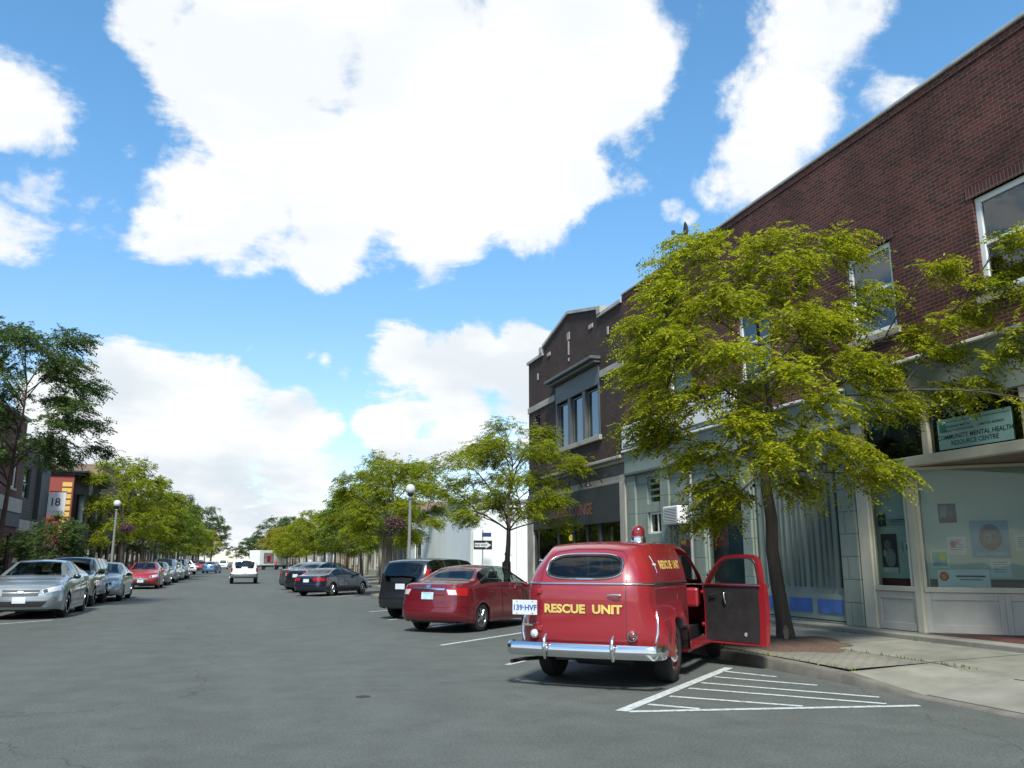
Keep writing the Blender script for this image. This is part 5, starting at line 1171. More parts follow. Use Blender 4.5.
def build_van():
    VS = 1.04
    t = thing('rescue_van', 'old red RESCUE UNIT van with chrome bumper, roof beacon and open black-lined door', 'van', (4.70, 10.60, 0), -R(42)); t.scale = (VS,) * 3
    b = Body(VAN); T, B = b.T, b.B
    WC, WRX, WRZ, WRB = 1.355, .475, .170, .125
    fl_ = lambda g_: ([(x, z * (1 if z > 0 else WRB / WRZ)) for x, z in g_[0]], g_[1])
    inwin = lambda x, z, k=1.: (abs(x) / (WRX*k)) ** 3.2 + (abs(z - WC) / ((WRZ if z > WC else WRB)*k)) ** 3.2 < 1
    def cat_(part, fr, sd, x, y, z):
        if y < -.3 and part in ('capR', 'roof', 'green') and inwin(x, z, .97) and abs(x) < .5: return None
        if part in ('side', 'green') and sd == 1 and .98 < y < 2.02 and z > .40 and not (part == 'green' and fr > .9): return None
        if part in ('side', 'green') and sd == -1 and .98 < y < 2.02 and z > .40:
            if part == 'green' and .1 < fr < .88 and 1.08 < y < 1.95: return 'side_window'
            if part == 'side' : return 'door'
        if part == 'roof' and 1.84 < y < 2.30 and fr > .08: return 'windshield'
        if part == 'roof' and y > 2.46 and y < 3.6: return 'hood'
        return 'body'
    pr_ = b.split(cat_)
    body = b.sub(pr_['body'], 'body', P['van'], t, smooth=50)
    b.sub(pr_['windshield'], 'windshield', M['glass'], t, .008); b.sub(pr_['side_window'], 'side_window', M['glass'], t, .008)
    b.sub(pr_['door'], 'door', P['van'], t, .010); b.sub(pr_['hood'], 'hood', P['van'], t, .010)
    def pat(nm, g_, frm, m, parent=t, off=.005, smooth=60):
        mb = MB(); b.drape(mb, g_[0], g_[1], frm, off)
        return mb.build(nm, m, parent, smooth=smooth)
    # rear window: pane, chrome surround
    w_ = pat('rear_window', fl_(gdisc(WRX, WRZ, 3.2, 48, 10)), rearf(0, WC), M['glass'], t, -.004)
    sg = lambda x, p: math.copysign(abs(x) ** p, x)
    el = lambda kx, kz, n=72: [(p[0], p[1] * (1 if p[1] > 0 else WRB / WRZ)) for p in el0(kx, kz, n)]
    el0 = lambda kx, kz, n=72: [(WRX*kx * sg(math.cos(2*math.pi*i/n), 2/3.2), WRZ*kz * sg(math.sin(2*math.pi*i/n), 2/3.2)) for i in range(n)]
    def bead(nm, pts2, frm, rad, m, parent, closed=True, off=.004, n=6):
        P3 = []
        for p in pts2:
            o, d = frm(*p); l, nn = b.hit(o, d)
            if l is not None: P3.append(l + (nn if nn.dot(Vector(d)) < 0 else -nn) * off)
        if closed: P3.append(P3[0])
        mb = MB(); mb.tube(P3, rad, n, not closed); return mb.build(nm, m, parent, smooth=60)
    bead('window_trim', el(1.0, 1.0), rearf(0, WC), .013, M['chrome'], w_)
    bead('window_seal', el(.955, .88), rearf(0, WC), .010, M['rubber'], w_, off=.0)
    # one wide tailgate: seam, hinges, handle
    gate = [(-.53, .53), (.535, .53), (.535, .9), (.535, 1.3), (.50, 1.48), (.42, 1.555), (.2, 1.585), (-.2, 1.585), (-.42, 1.555), (-.50, 1.48), (-.53, 1.3)]
    tg = pat('tailgate_seam', gring(loopsub(gate, .03), .011), rearf(), M['outline'], t, .003)
    h = MB(); l, n = b.hit((.42, -6, 1.055), (0, 1, 0)); h.tube([(l.x - .09, l.y - .035, 1.055), (l.x, l.y - .045, 1.06), (l.x + .07, l.y - .03, 1.055)], [.009, .013, .011], 8); h.tube([(l.x + .05, l.y - .035, 1.055), (l.x + .05, l.y + .01, 1.055)], .014, 8); h.build('tailgate_handle', M['chrome'], t, smooth=60)
    for z in (1.09, .66):
        h = MB(); l, n = b.hit((-.53, -6, z), (0, 1, 0)); h.box(l.x - .035, l.x + .03, l.y - .022, l.y + .01, z - .03, z + .03); h.build('hinge', P['van'], t, bev=.01)
    # belt moulding all round
    i0 = [i for i, y in enumerate(b.ys) if y <= .97]; Lp = []
    for i in reversed(i0): Lp.append(Vector(b.v[i * b.MW + b.ns]))
    row = []
    for i in i0: row.append(Vector(b.v[i * b.MW + (b.MW - 1 - b.ns)]))
    cz = Lp[-1].z; cap = []
    for k in range(1, 16):
        x = Lp[-1].x + (row[0].x - Lp[-1].x) * k / 16; l, n = b.hit((x, -6, cz), (0, 1, 0)); cap.append(l if l else Vector((x, -1, cz)))
    path = Lp + cap + row
    out = []
    for p in path:
        d = Vector((p.x, p.y + .2 if p.y < -.2 else 0, 0)); d.normalize(); out.append(p + d * .004)
    mb = MB(); mb.tube(out, .0125, 6); mb.build('belt_moulding', M['chrome'], t, smooth=60)
    # chrome bumper with guards
    mb = MB(); path = []
    for i in range(41):
        a = -1 + 2 * i / 40; q = abs(a)
        if q < .7: x = q / .7 * .84; y = -1.13 + .05 * (x / .84) ** 2
        else: u_ = (q - .7) / .3 * math.pi / 2; x = .84 + .095 * math.sin(u_); y = -1.08 + .22 * (1 - math.cos(u_))
        path.append((math.copysign(x, a), y, .435))
    sec = [(-.02, -.072), (.012, -.077), (.034, -.054), (.046, 0), (.034, .054), (.012, .077), (-.02, .072), (-.008, 0)]
    mb.sweep(path, sec); bp = mb.build('rear_bumper', M['chrome'], t, smooth=50)
    for x in (-.40, .42):
        mb = MB(); mb.tube([(x, -1.16, .34), (x, -1.195, .40), (x, -1.20, .48), (x, -1.18, .56), (x, -1.13, .605)], [.016, .024, .026, .024, .012], 10); mb.build('bumper_guard', M['chrome'], bp, smooth=60)
    mb = MB(); mb.box(-.55, -.5, -1.1, -.7, .36, .42); mb.box(.5, .55, -1.1, -.7, .36, .42); mb.build('bumper_bracket', M['black'], bp)
    # tail lamps, reflectors, stone guards
    for sd in (-1, 1):
        l, n = b.hit((sd * .60, -6, .60), (0, 1, 0)); mb = MB(); mb.lathe([(.058, .02), (.062, -.02), (.052, -.045), (.045, -.045)], (l.x, l.y, .60), 'y', 22); tl = mb.build('tail_light', M['chrome'], t, smooth=40)
        mb = MB(); mb.lathe([(.046, -.03), (.046, -.046), (.035, -.058), (0, -.062)], (l.x, l.y, .60), 'y', 22); mb.build('lens', mat('dull_lens', (.12, .03, .03), .15, coat=.6) if sd > 0 else M['clearlens'], tl, smooth=50)
        P3 = []
        for k in range(9):
            z = .47 + .40 * k / 8; l, n = b.hit((sd * 3, -.80 + .10 * (k/8) ** 2, z), (-sd, 0, 0)); P3.append(l + Vector((sd * .004, 0, 0)))
        mb = MB(); mb.tube(P3, [.012, .016, .018, .018, .018, .017, .015, .012, .006], 8); mb.build('stone_guard', M['chrome'], t, smooth=60)
    # number plate on its bracket
    px_, pz = -.70, .90; py = -1.06
    mb = MB(); mb.box(px_ - .16, px_ + .16, py - .006, py, pz - .085, pz + .085); pl = mb.build('number_plate', M['plate'], t, bev=.004)
    mb = MB(); mb.add(*text2d('139\u00b7HVF', .088, .003), fn=fy(px_, py - .008, pz - .032)); mb.build('lettering', M['plateblue'], pl)
    mb = MB(); 
    for a, c in ((-.1, .068), (.1, .068), (-.1, -.068), (.1, -.068)): mb.lathe([(.007, 0), (.007, -.009)], (px_ + a, py, pz + c), 'y', 8)
    mb.build('bolt', M['black'], pl)
    mb = MB(); mb.tube([(px_ + .02, py + .01, pz - .06), (px_ + .03, py + .02, pz - .19), (px_ + .05, py + .28, pz - .20)], .014, 8); mb.tube([(px_ - .05, py + .012, pz - .02), (px_ - .03, py + .3, pz - .02)], .014, 8)
    mb.box(px_ - .04, px_ + .10, py + .0, py + .02, pz - .21, pz - .19); mb.build('plate_bracket', M['chrome'], pl)
    # gold lettering, each with a dark edge underneath
    tv, tf = text2d('RESCUE  UNIT', .185, .008, res=3)
    w0 = max(p[0] for p in tv) - min(p[0] for p in tv); k = .96 / w0
    fn_tail = lambda u, v: ((.01 + u * k, -6, .85 + v * .72), (0, 1, 0))
    ov, of = text2d('RESCUE  UNIT', .185, .018, res=3)
    pat('lettering_edge', (ov, of), fn_tail, M['outline'], t, .004); pat('lettering', (tv, tf), fn_tail, M['gold'], t, .0062)
    for txt, sz, cy, cz2, wd in (('RESCUE', .135, .08, 1.40, .58), ('UNIT', .135, .62, 1.40, .34), ('VOLUNTEER', .05, .46, 1.50, .40)):
        tv, tf = text2d(txt, sz, .006); w0 = max(p[0] for p in tv) - min(p[0] for p in tv)
        if txt == 'VOLUNTEER': continue
        pat('side_lettering', (tv, tf), lambda u, v, cy=cy, cz2=cz2, k=wd/w0: ((3, cy + u*k - .02, cz2 + v - .05), (-1, 0, 0)), M['gold'], t, .006)
    cv = [(-.012,-.10),(.012,-.10),(.012,.10),(-.012,.10)]; pat('cross_emblem', gquad(cv, 1, 6), sidef(1, -.42, 1.40), M['plate'], t, .005); pat('cross_emblem', gquad([(-.06,-.012),(.06,-.012),(.06,.012),(-.06,.012)], 6, 1), sidef(1, -.42, 1.40), M['plate'], t, .006)
    # beacon
    l, n = b.hit((.10, 1.12, 5), (0, 0, -1)); bz = l.z
    mb = MB(); mb.lathe([(.115, -.02), (.118, .0), (.105, .02), (.10, .085), (.104, .095), (.09, .10)], (.10, 1.12, bz), n=28); bc = mb.build('beacon', M['chrome'], t, smooth=40)
    mb = MB(); mb.lathe([(.088, .098), (.094, .13), (.092, .17), (.078, .21), (.045, .235), (0, .242)], (.10, 1.12, bz), n=28); mb.build('beacon_dome', mat('beacon_red', (.16, .012, .014), .12, coat=.8), bc, smooth=60)
    mb = MB(); mb.lathe([(.03, .09), (.05, .12), (.055, .17), (.0, .18)], (.10, 1.12, bz), n=14); mb.build('beacon_reflector', M['redlens'], bc, smooth=60)
    # cabin, floor, running gear
    mb = MB(); mb.box(-.62, .62, -.75, 3.3, .36, .52); mb.box(-.45, .45, -.7, 3.4, .28, .36); mb.build('underbody', M['black'], t)
    mb = MB(); mb.tube([(-.3, .6, .30), (-.6, -.3, .27), (-.87, -.75, .27), (-.89, -1.02, .27)], .024, 8); mb.build('exhaust_pipe', M['black'], t, smooth=60)
    mb = MB(); mb.tube([(-.75, 0, .36), (-.15, 0, .36), (0, 0, .36), (.15, 0, .36), (.75, 0, .36)], [.045, .05, .13, .05, .045], 12); mb.tube([(-.5, -.55, .40), (-.5, 0, .31), (-.5, .55, .42)], .03, 6); mb.tube([(.5, -.55, .40), (.5, 0, .31), (.5, .55, .42)], .03, 6); mb.build('rear_axle', M['black'], t, smooth=60)
    mb = MB(); mb.lathe([(0, -.35), (.16, -.33), (.17, 0), (.16, .33), (0, .35)], (.15, -.62, .40), 'x', 18); mb.build('fuel_tank', M['black'], t, smooth=40)
    mb = MB(); mb.box(-.64, .64, 1.15, 1.62, .52, .82); mb.prism([(-.64, 1.18, .8), (-.64, 1.30, .8), (-.64, 1.16, 1.30), (-.64, 1.04, 1.30)], (1.28, 0, 0)); mb.build('bench_seat', M['seat'], t, bev=.04)
    mb = MB(); mb.box(-.70, .70, 2.1, 2.34, .78, 1.06); mb.build('dashboard', P['van'], t, bev=.04)
    mb = MB(); pts = [(-.34 + .2 * math.cos(a), 1.86 + .09 * math.sin(a), 1.02 + .17 * math.sin(a)) for a in [2*math.pi*i/24 for i in range(25)]]; mb.tube(pts, .012, 6, False); mb.tube([(-.34, 1.86, 1.02), (-.34, 2.15, .9)], .02, 8); mb.build('steering_wheel', M['black'], t, smooth=60)
    mb = MB(); mb.box(.46, .58, -.55, -.2, .52, .95); mb.box(-.1, .35, -.5, .1, .52, .78); mb.build('stowed_kit', M['seat'], t, bev=.02)
    mb = MB(); mb.prism([(.775, .985, .34), (.82, .985, .34), (.82, 2.02, .34), (.775, 2.02, .34)], (0, 0, .06)); mb.build('door_sill', P['van'], t, bev=.01)
    mb = MB(); mb.box(.70, .885, .55, 2.3, .30, .345); mb.build('running_board', P['van'], t, bev=.012)
    for yw, tr in ((0, .745), (2.92, .75)):
        for sd in (-1, 1): wheel(t, sd * tr, yw, .365, .20, P['van'], sd, 'cap', .215)
    # front end
    for sd in (-1, 1):
        l, n = b.hit((sd * .56, 8, .78), (0, -1, 0)); mb = MB(); mb.lathe([(.10, -.06), (.105, .01), (.085, .03), (.0, .045)], (l.x, l.y, .78), 'y', 24); hl = mb.build('headlight', M['chrome'], t, smooth=40); mb = MB(); mb.lathe([(.082, .032), (.05, .05), (0, .056)], (l.x, l.y, .78), 'y', 24); mb.build('lens', M['clearlens'], hl, smooth=60)
    pat('grille', gquad([(-.42, .66), (.42, .66), (.40, .46), (-.40, .46)], 12, 4), frontf(), M['chrome'], t, .01)
    mb = MB(); mb.sweep([(x, 3.86 - .12 * (x / .9) ** 2 - (0 if abs(x) < .8 else .12), .40) for x in [.92 - 1.84 * i / 24 for i in range(25)]], sec); mb.build('front_bumper', M['chrome'], t, smooth=50)
    # open door: local u runs from the hinge to the latch edge
    th = R(65); hx, hy = .815, 2.03; du = Vector((math.sin(th), -math.cos(th), 0)); dn = Vector((math.cos(th), math.sin(th), 0))   # dn points to the outside of the door
    def D(u, o, z): p = Vector((hx, hy, 0)) + du * u + dn * o; return (p.x, p.y, z)
    LU = 1.01
    def bulge(z): return .055 * math.sin(math.pi * min(1, max(0, (z - .30) / .95))) + (0 if z < 1.1 else -.10 * (z - 1.1))
    mb = MB(); NU, NZ = 8, 16
    zs = [.31 + (1.13 - .31) * j / NZ for j in range(NZ + 1)]; us = [LU * i / NU for i in range(NU + 1)]
    idx = lambda i, j: i * (NZ + 1) + j
    vs = [D(u, .02 + bulge(z), z) for u in us for z in zs]; fs = [(idx(i, j), idx(i+1, j), idx(i+1, j+1), idx(i, j+1)) for i in range(NU) for j in range(NZ)]
    vi = [D(u, -.055 + .5 * bulge(z), z) for u in us for z in zs]; o_ = len(vs); n2 = o_
    rim = [idx(i, 0) for i in range(NU + 1)] + [idx(NU, j) for j in range(1, NZ + 1)] + [idx(i, NZ) for i in range(NU - 1, -1, -1)] + [idx(0, j) for j in range(NZ - 1, 0, -1)]
    mb.add(vs + vi, fs + [tuple(k + o_ for k in f) for f in fs] + [(rim[k], rim[(k+1) % len(rim)], rim[(k+1) % len(rim)] + o_, rim[k] + o_) for k in range(len(rim))])
    dr = mb.build('open_door', P['van'], t, smooth=50)
    fo = lambda z: .5 * bulge(z) - .02
    fp = [(.02, 1.12), (.07, 1.20), (.20, 1.36), (.33, 1.475), (.42, 1.515), (.60, 1.53), (.80, 1.535), (.90, 1.515), (.955, 1.45), (.98, 1.30), (LU - .03, 1.12)]
    def ribbon(pts, wd, o0, o1):
        m_ = MB(); n = len(pts)
        cl = [Vector(p) for p in pts]; quad = []
        for i, p in enumerate(cl):
            tt = (cl[min(i+1, n-1)] - cl[max(i-1, 0)]).normalized(); nn = Vector((tt.y, -tt.x))
            for q in ((p, o0), (p, o1), (p + nn * wd, o1), (p + nn * wd, o0)): m_.v.append(D(q[0].x, q[1] + fo(q[0].y), q[0].y))
        for i in range(n - 1):
            for k in range(4): m_.f.append((i*4+k, i*4+(k+1) % 4, i*4+4+(k+1) % 4, i*4+4+k))
        m_.f += [(0, 1, 2, 3), tuple((n-1)*4 + k for k in range(4))]; return m_
    ribbon(fp, .05, -.03, .05).build('window_frame', P['van'], dr, smooth=40)
    ribbon([(p[0] + (.045 if p[0] < .3 else .0 if p[0] < .9 else -.045), p[1] - (.0 if p[0] < .3 or p[0] > .98 else .045)) for p in fp], .016, -.04, -.022).build('window_channel', M['black'], dr, smooth=40)
    gp = [(.08, 1.13), (.22, 1.33), (.36, 1.45), (.46, 1.485), (.80, 1.50), (.90, 1.45), (.945, 1.28), (.955, 1.13)]
    mb = MB(); mb.poly([D(u, fo(z) + .01, z) for u, z in gp]); mb.build('pane', M['clearglass'], dr)
    zi = lambda z: -.06 + .5 * bulge(z)
    mb = MB(); nz = 10
    for j in range(nz):
        z0, z1 = .345 + .735 * j / nz, .345 + .735 * (j+1) / nz; mb.quad(D(.03, zi(z0) - .004, z0), D(LU - .09, zi(z0) - .004, z0), D(LU - .09, zi(z1) - .004, z1), D(.03, zi(z1) - .004, z1))
    mb.build('trim_panel', mat('door_card', (.016, .014, .014), .6, var=.25, scale=6, bump=.25, bscale=90), dr, smooth=50)
    mb = MB(); mb.tube([D(.03, zi(1.1) - .008, 1.105), D(.55, zi(1.1) - .010, 1.107), D(LU - .06, zi(1.1) - .008, 1.108)], .013, 6); mb.build('window_moulding', M['chrome'], dr, smooth=60)
    mb = MB(); mb.tube([D(.12, zi(.97) - .01, .95), D(.12, zi(.97) - .035, .95), D(.22, zi(.97) - .04, .985)], .011, 8); mb.lathe([(0, -.012), (.016, 0), (0, .014)], D(.225, zi(.97) - .045, .985), 'z', 10); mb.build('window_crank', M['chrome'], dr, smooth=60)
    mb = MB(); mb.tube([D(.38, zi(.97) - .01, 1.0), D(.38, zi(.97) - .045, 1.0), D(.385, zi(.95) - .05, .93), D(.39, zi(.9) - .03, .86)], .012, 8); mb.build('door_pull', M['chrome'], dr, smooth=60)
    mb = MB(); c = D(.70, zi(.45) - .004, .45); mb.lathe([(.028, -.006), (.028, .006), (0, .008)], c, 'y', 12); mb.build('panel_vent', M['steel'], dr)
    mb = MB(); mb.tube([D(-.05, -.02, .55), D(.04, .0, .55)], .03, 8); mb.tube([D(-.05, -.02, 1.0), D(.04, .0, 1.0)], .03, 8); mb.build('door_hinge', P['van'], dr, smooth=60)
    mb = MB(); mb.tube([D(.03, .02, 1.14), D(.0, .12, 1.19), D(-.02, .16, 1.22)], .008, 6); mb.lathe([(0, -.015), (.055, -.012), (.06, 0), (.05, .012), (0, .016)], D(-.02, .17, 1.25), 'y', 18); mb.build('round_mirror', M['chrome'], dr, smooth=60)
build_van()

# ------------------------------------------------------------------ parked and moving cars
GP = 'cars parked nose-in along the right kerb'; GL = 'cars parked along the left kerb'; GT = 'vehicles on the road'
def at(u, v, z=0.):
    d = FW + RT * ((u-512)/FPX) + UP * ((384-v)/FPX); k = (z - HCAM) / d.z; return d.x * k, d.y * k
car('parked_car', 'dark red four-door sedan parked nose-in just left of the rescue van', 'car', SEDAN, P['maroon'], (5.42, 19.75), 45, GP, scale=.965, plate_r=M['platecyan'], tail_split=True, chrome_strip=True)
car('parked_car', 'black SUV parked nose-in on the far side of the dark red sedan', 'suv', CRV, P['black'], (5.55, 24.0), 45, GP, scale=.94, glass_m=M['darkglass'], plate_r=M['plate'])
car('parked_car', 'navy blue low four-door car parked past the bushy tree bulge', 'car', COUPE, P['navy'], (4.12, 40.0), 39, GP, scale=.92, glass_m=M['darkglass'], plate_r=M['plate'])
car('parked_car', 'black sedan mostly hidden behind the navy blue car', 'car', SEDAN, P['black'], (4.2, 44.6), 45, GP, lod=1, plate_r=M['plate'])
car('parked_car', 'dark green-grey sedan beyond the half-hidden black sedan', 'car', SEDAN, P['green'], (4.1, 49.0), 45, GP, lod=1, plate_r=M['plate'])
car('sport_utility', 'white SUV driving away in the middle of the road', 'suv', BLAZER, P['white'], (.32, 62.6), 0, GT, glass_m=M['darkglass'], plate_r=M['plate'], trim=M['plastic'], two_tone=P['grey'])
car('parked_car', 'big silver sedan, the nearest car at the left kerb', 'car', TAURUS, P['silver'], (-5.40, 27.85), 180, GL, plate_f=M['plate'], trim=P['navy'])
car('parked_car', 'champagne SUV parked right behind the big silver sedan', 'suv', BLAZER, P['gold'], (-5.55, 33.6), 180, GL, glass_m=M['darkglass'], plate_f=M['plate'], trim=M['plastic'])
car('parked_car', 'pale silver compact sedan parked behind the champagne SUV', 'car', SEDAN, P['pale'], (-5.10, 37.6), 180, GL, plate_f=M['plate'], trim=M['plastic'])
car('parked_car', 'bright red sedan with white plate, parked by the left lamp post', 'car', SEDAN, P['red'], (-5.05, 52.6), 180, GL, plate_f=M['plate'])
for i, (y, x, S, pm, lb) in enumerate([(59.2, -5.1, SEDAN, 'grey', 'grey sedan parked directly behind the bright red sedan'), (66.0, -5.1, CRV, 'pale', 'pale SUV second behind the bright red sedan'), (73.0, -5.1, SEDAN, 'silver', 'silver sedan third behind the bright red sedan'), (80.0, -5.1, CRV, 'silver', 'silver SUV, last of the line behind the bright red sedan')]):
    car('parked_car', lb, 'car', S, P[pm], (x, y), 180, GL, lod=1, plate_f=M['plate'])
car('parked_car', 'white SUV pulling out from the left kerb far down the street', 'suv', CRV, P['white'], (-6.2, 107), 158, GT, lod=1, plate_f=M['plate'])
car('parked_car', 'tiny red car far off beyond the white SUV on the left', 'car', SEDAN, P['red'], (-5.6, 142), 180, GT, lod=1)
car('moving_car', 'blue car driving away left of the white SUV', 'car', SEDAN, P['blue'], (-3.3, 114), 8, GT, lod=1, plate_r=M['plate'])
car('moving_car', 'white minivan far off above the blue car', 'van', VANX, P['white'], (-3.0, 170), 180, GT, lod=1, plate_f=M['plate'])
car('parked_car', 'dark car far off at the left kerb beside the white minivan', 'car', CRV, P['navy'], (-6.6, 152), 180, GT, lod=1)
car('moving_car', 'pale car at the very end of the street', 'car', SEDAN, P['white'], (1.6, 205), 180, GT, lod=1)
car('parked_car', 'white SUV at the far right kerb before the box truck', 'suv', CRV, P['white'], (3.6, 172), 0, GT, lod=1)
# box truck
def truck():
    t = thing('box_truck', 'white box truck parked at the right kerb far down the street', 'truck', (4.9, 158, 0), -R(45), GT)
    m = MB(); m.box(-1.2, 1.2, -3.6, 2.0, .75, 3.3); bx = m.build('cargo_box', P['white'], t, bev=.05)
    m = MB(); m.box(1.201, 1.23, -2.6, -.2, 1.1, 2.9); m.build('side_panel', mat('truck_side', (.16, .19, .22), .5, var=.5, scale=2), bx)
    m = MB(); m.box(1.232, 1.25, -1.8, -1.0, 1.3, 2.4); m.build('red_panel', M['redlens'], bx)
    m = MB(); m.box(-1.1, 1.1, -3.64, -3.605, .9, 3.15); m.build('roller_door', M['white'], bx)
    m = MB(); m.prism([(-1.05, 2.05, .6), (-1.05, 4.0, .6), (-1.05, 4.05, 1.3), (-1.05, 3.5, 1.45), (-1.05, 3.0, 2.3), (-1.05, 2.05, 2.4)], (2.1, 0, 0)); m.build('cab', P['white'], t, bev=.06)
    m = MB(); m.prism([(-.95, 3.51, 1.5), (-.95, 3.05, 2.25), (-.95, 3.08, 2.27), (-.95, 3.54, 1.52)], (1.9, 0, 0)); m.build('windshield', M['darkglass'], t)
    m = MB(); m.box(-1.1, 1.1, -3.6, 3.9, .5, .74); m.build('chassis', M['black'], t)
    for x in (-.95, .95):
        for y in (-2.2, 3.0): wheel(t, x, y, .42, .28, M['steel'], 1 if x > 0 else -1, 'plain')
truck()
# ------------------------------------------------------------------ street furniture
def lamp_post(loc, h, label, basket_side=-1, blabel=None):
    t = thing('street_lamp', label, 'street lamp', loc, 0, 'globe street lamps')
    m = MB(); m.lathe([(.20, 0), (.20, .12), (.15, .18), (.14, .55), (.10, .62), (.075, .8), (.06, h - .9), (.055, h - .62), (.09, h - .58), (.09, h - .54), (.05, h - .50)], n=18); m.build('post', mat('lamp_post_paint', (.17, .18, .18), .5, var=.1), t, smooth=40)
    m = MB(); m.lathe([(.05, h - .5), (.13, h - .42), (.14, h - .38), (.09, h - .36)], n=18); m.build('globe_holder', M['black'], t, smooth=40)
    m = MB(); m.lathe([(.09, h - .37), (.17, h - .31), (.20, h - .20), (.17, h - .07), (.10, h - .0), (.0, h + .02)], n=22); m.build('globe', mat('opal_globe', (.50, .52, .52), .25, coat=.4), t, smooth=60)
    m = MB(); s = basket_side; m.tube([(0, 0, h - 1.15), (s*.35, 0, h - 1.05), (s*.62, 0, h - 1.12)], .016, 6); m.build('arm', M['black'], t, smooth=60)
    if blabel:
        b = thing('hanging_basket', blabel, 'flower basket', (loc[0] + s*.60, loc[1], loc[2] + h - 1.85), 0, 'hanging flower baskets'); r = np.random.default_rng(int(abs(loc[1])))
        m = MB(); m.lathe([(.0, 0), (.14, .02), (.24, .14), (.27, .24), (.25, .24)], n=16); m.tube([(.2, 0, .24), (0, 0, .72)], .006, 4); m.tube([(-.2, 0, .24), (0, 0, .72)], .006, 4); m.build('pot', M['black'], b, smooth=50)
        n = 420; u = r.normal(0, 1, (n, 3)); u /= np.linalg.norm(u, axis=1)[:, None]; p = u * np.array([.40, .40, .26]) * r.uniform(.5, 1, (n, 1)) + np.array([0, 0, .26])
        link_mesh('blossom', fronds_mesh('basket_blossom', p, u + r.normal(0, .3, (n, 3)), .10, 2, .06, .045, .3, 3), LF['flower'], b)
        link_mesh('leaves', fronds_mesh('basket_leaves', p[:220] * .95, u[:220], .14, 3, .06, .03, .6, 4), LF['dark'], b)
lamp_post((6.55, 34.6, .15), 4.45, 'globe street lamp with a flower basket on the right pavement', -1, 'pink flower basket hanging from the right lamp post')
lamp_post((-6.98, 53.6, .14), 4.8, 'globe street lamp with a flower basket on the left pavement', 1, 'pink flower basket hanging from the left lamp post')
lamp_post((-6.98, 105, .14), 5.3, 'distant globe street lamp among the left-hand trees')
lamp_post((-6.98, 150, .14), 5.3, 'farthest globe street lamp near the end of the left side')
lamp_post((7.6, 92, .15), 5.0, 'globe street lamp hidden in the right-hand tree row')

def oneway():
    t = thing('one_way_sign', 'black and white ONE WAY arrow sign on a post by the white building', 'road sign', (11.35, 40.6, .25), 0)
    m = MB(); m.tube([(0, 0, 0), (0, 0, 2.75)], .03, 8); m.build('post', M['steel'], t, smooth=60)
    z = 2.02; m = MB(); m.box(-.47, .47, -.045, -.035, z - .22, z + .22); p = m.build('sign_plate', M['black'], t)
    m = MB(); Y = -.048
    m.add([(-.42, Y, z - .10), (.14, Y, z - .10), (.14, Y, z - .17), (.42, Y, z), (.14, Y, z + .17), (.14, Y, z + .10), (-.42, Y, z + .10)], [(0, 1, 2, 3, 4, 5, 6)]); m.build('arrow', M['plate'], p)
    m = MB(); m.add(*text2d('ONE WAY', .15, .004), fn=fy(-.12, -.051, z - .055)); m.build('lettering', M['black'], p)
    m = MB(); m.box(-.05, .42, -.045, -.035, 2.42, 2.62); m.build('name_plate', mat('street_plate', (.03, .05, .12), .5), t)
oneway()
def sign18():
    t = thing('projecting_sign', 'square white sign reading 18 projecting from the grey sided building', 'shop sign', (LX + .1, 52.85, 4.0), 0)
    m = MB(); m.box(-.08, .86, -.04, .04, .0, 1.25); p = m.build('sign_panel', mat('sign_white', (.62, .65, .68), .5, var=.04), t, bev=.01)
    INK = mat('sign_ink', (.05, .06, .09), .5)
    for ch, x in (('1', .20), ('8', .48)): m = MB(); m.add(*text2d(ch, .62, .01), fn=fy(x, -.044, .52)); m.build('numeral', INK, p)
    m = MB(); m.box(.02, .76, -.044, -.041, .22, .235); m.build('rule_line', M['black'], p)
    m = MB(); m.tube([(0, 0, 1.32), (.9, 0, 1.32)], .025, 8); m.tube([(.1, 0, 1.32), (.1, 0, 1.2)], .012, 6); m.tube([(.78, 0, 1.32), (.78, 0, 1.2)], .012, 6); m.build('bracket', M['black'], t)
sign18()
def ac():
    t = thing('air_conditioner', 'white window air conditioner above the teal door', 'air conditioner', (FX - .02, 19.93, 2.45), 0)
    m = MB(); m.box(-.32, .12, -.40, .40, 0, .46); b = m.build('case', M['white'], t, bev=.02)
    m = MB(); m.box(-.327, -.322, -.34, .34, .05, .41); g = m.build('grille', mat('ac_grille', (.06, .065, .065), .6), b)
    m = MB()
    for k in range(9): m.box(-.336, -.328, -.34, .34, .06 + .04*k, .075 + .04*k)
    m.build('fin', M['white'], g)
    m = MB(); m.tube([(0, -.35, -.3), (-.28, -.35, -.01)], .014, 6); m.tube([(0, .35, -.3), (-.28, .35, -.01)], .014, 6); m.build('bracket', M['steel'], t)
ac()
def dish():
    t = thing('satellite_dish', 'small dark satellite dish on the roof edge above the near tree', 'satellite dish', (FX + .1, 19.0, 9.78), R(70))
    m = MB(); m.tube([(0, 0, 0), (0, 0, .42)], .02, 8); m.build('mast', M['steel'], t)
    m = MB(); m.lathe([(0, 0), (.15, .03), (.23, .08), (.25, .10), (.23, .095), (.14, .045), (0, .015)], (0, .05, .50), 'y', 26); m.build('reflector', M['charcoal'], t, smooth=60)
    m = MB(); m.tube([(0, .0, .35), (-.05, -.0, .30), (-.05, .45, .42)], .012, 6); m.box(-.09, -.02, .42, .52, .38, .48); m.build('feed_arm', M['black'], t)
dish()

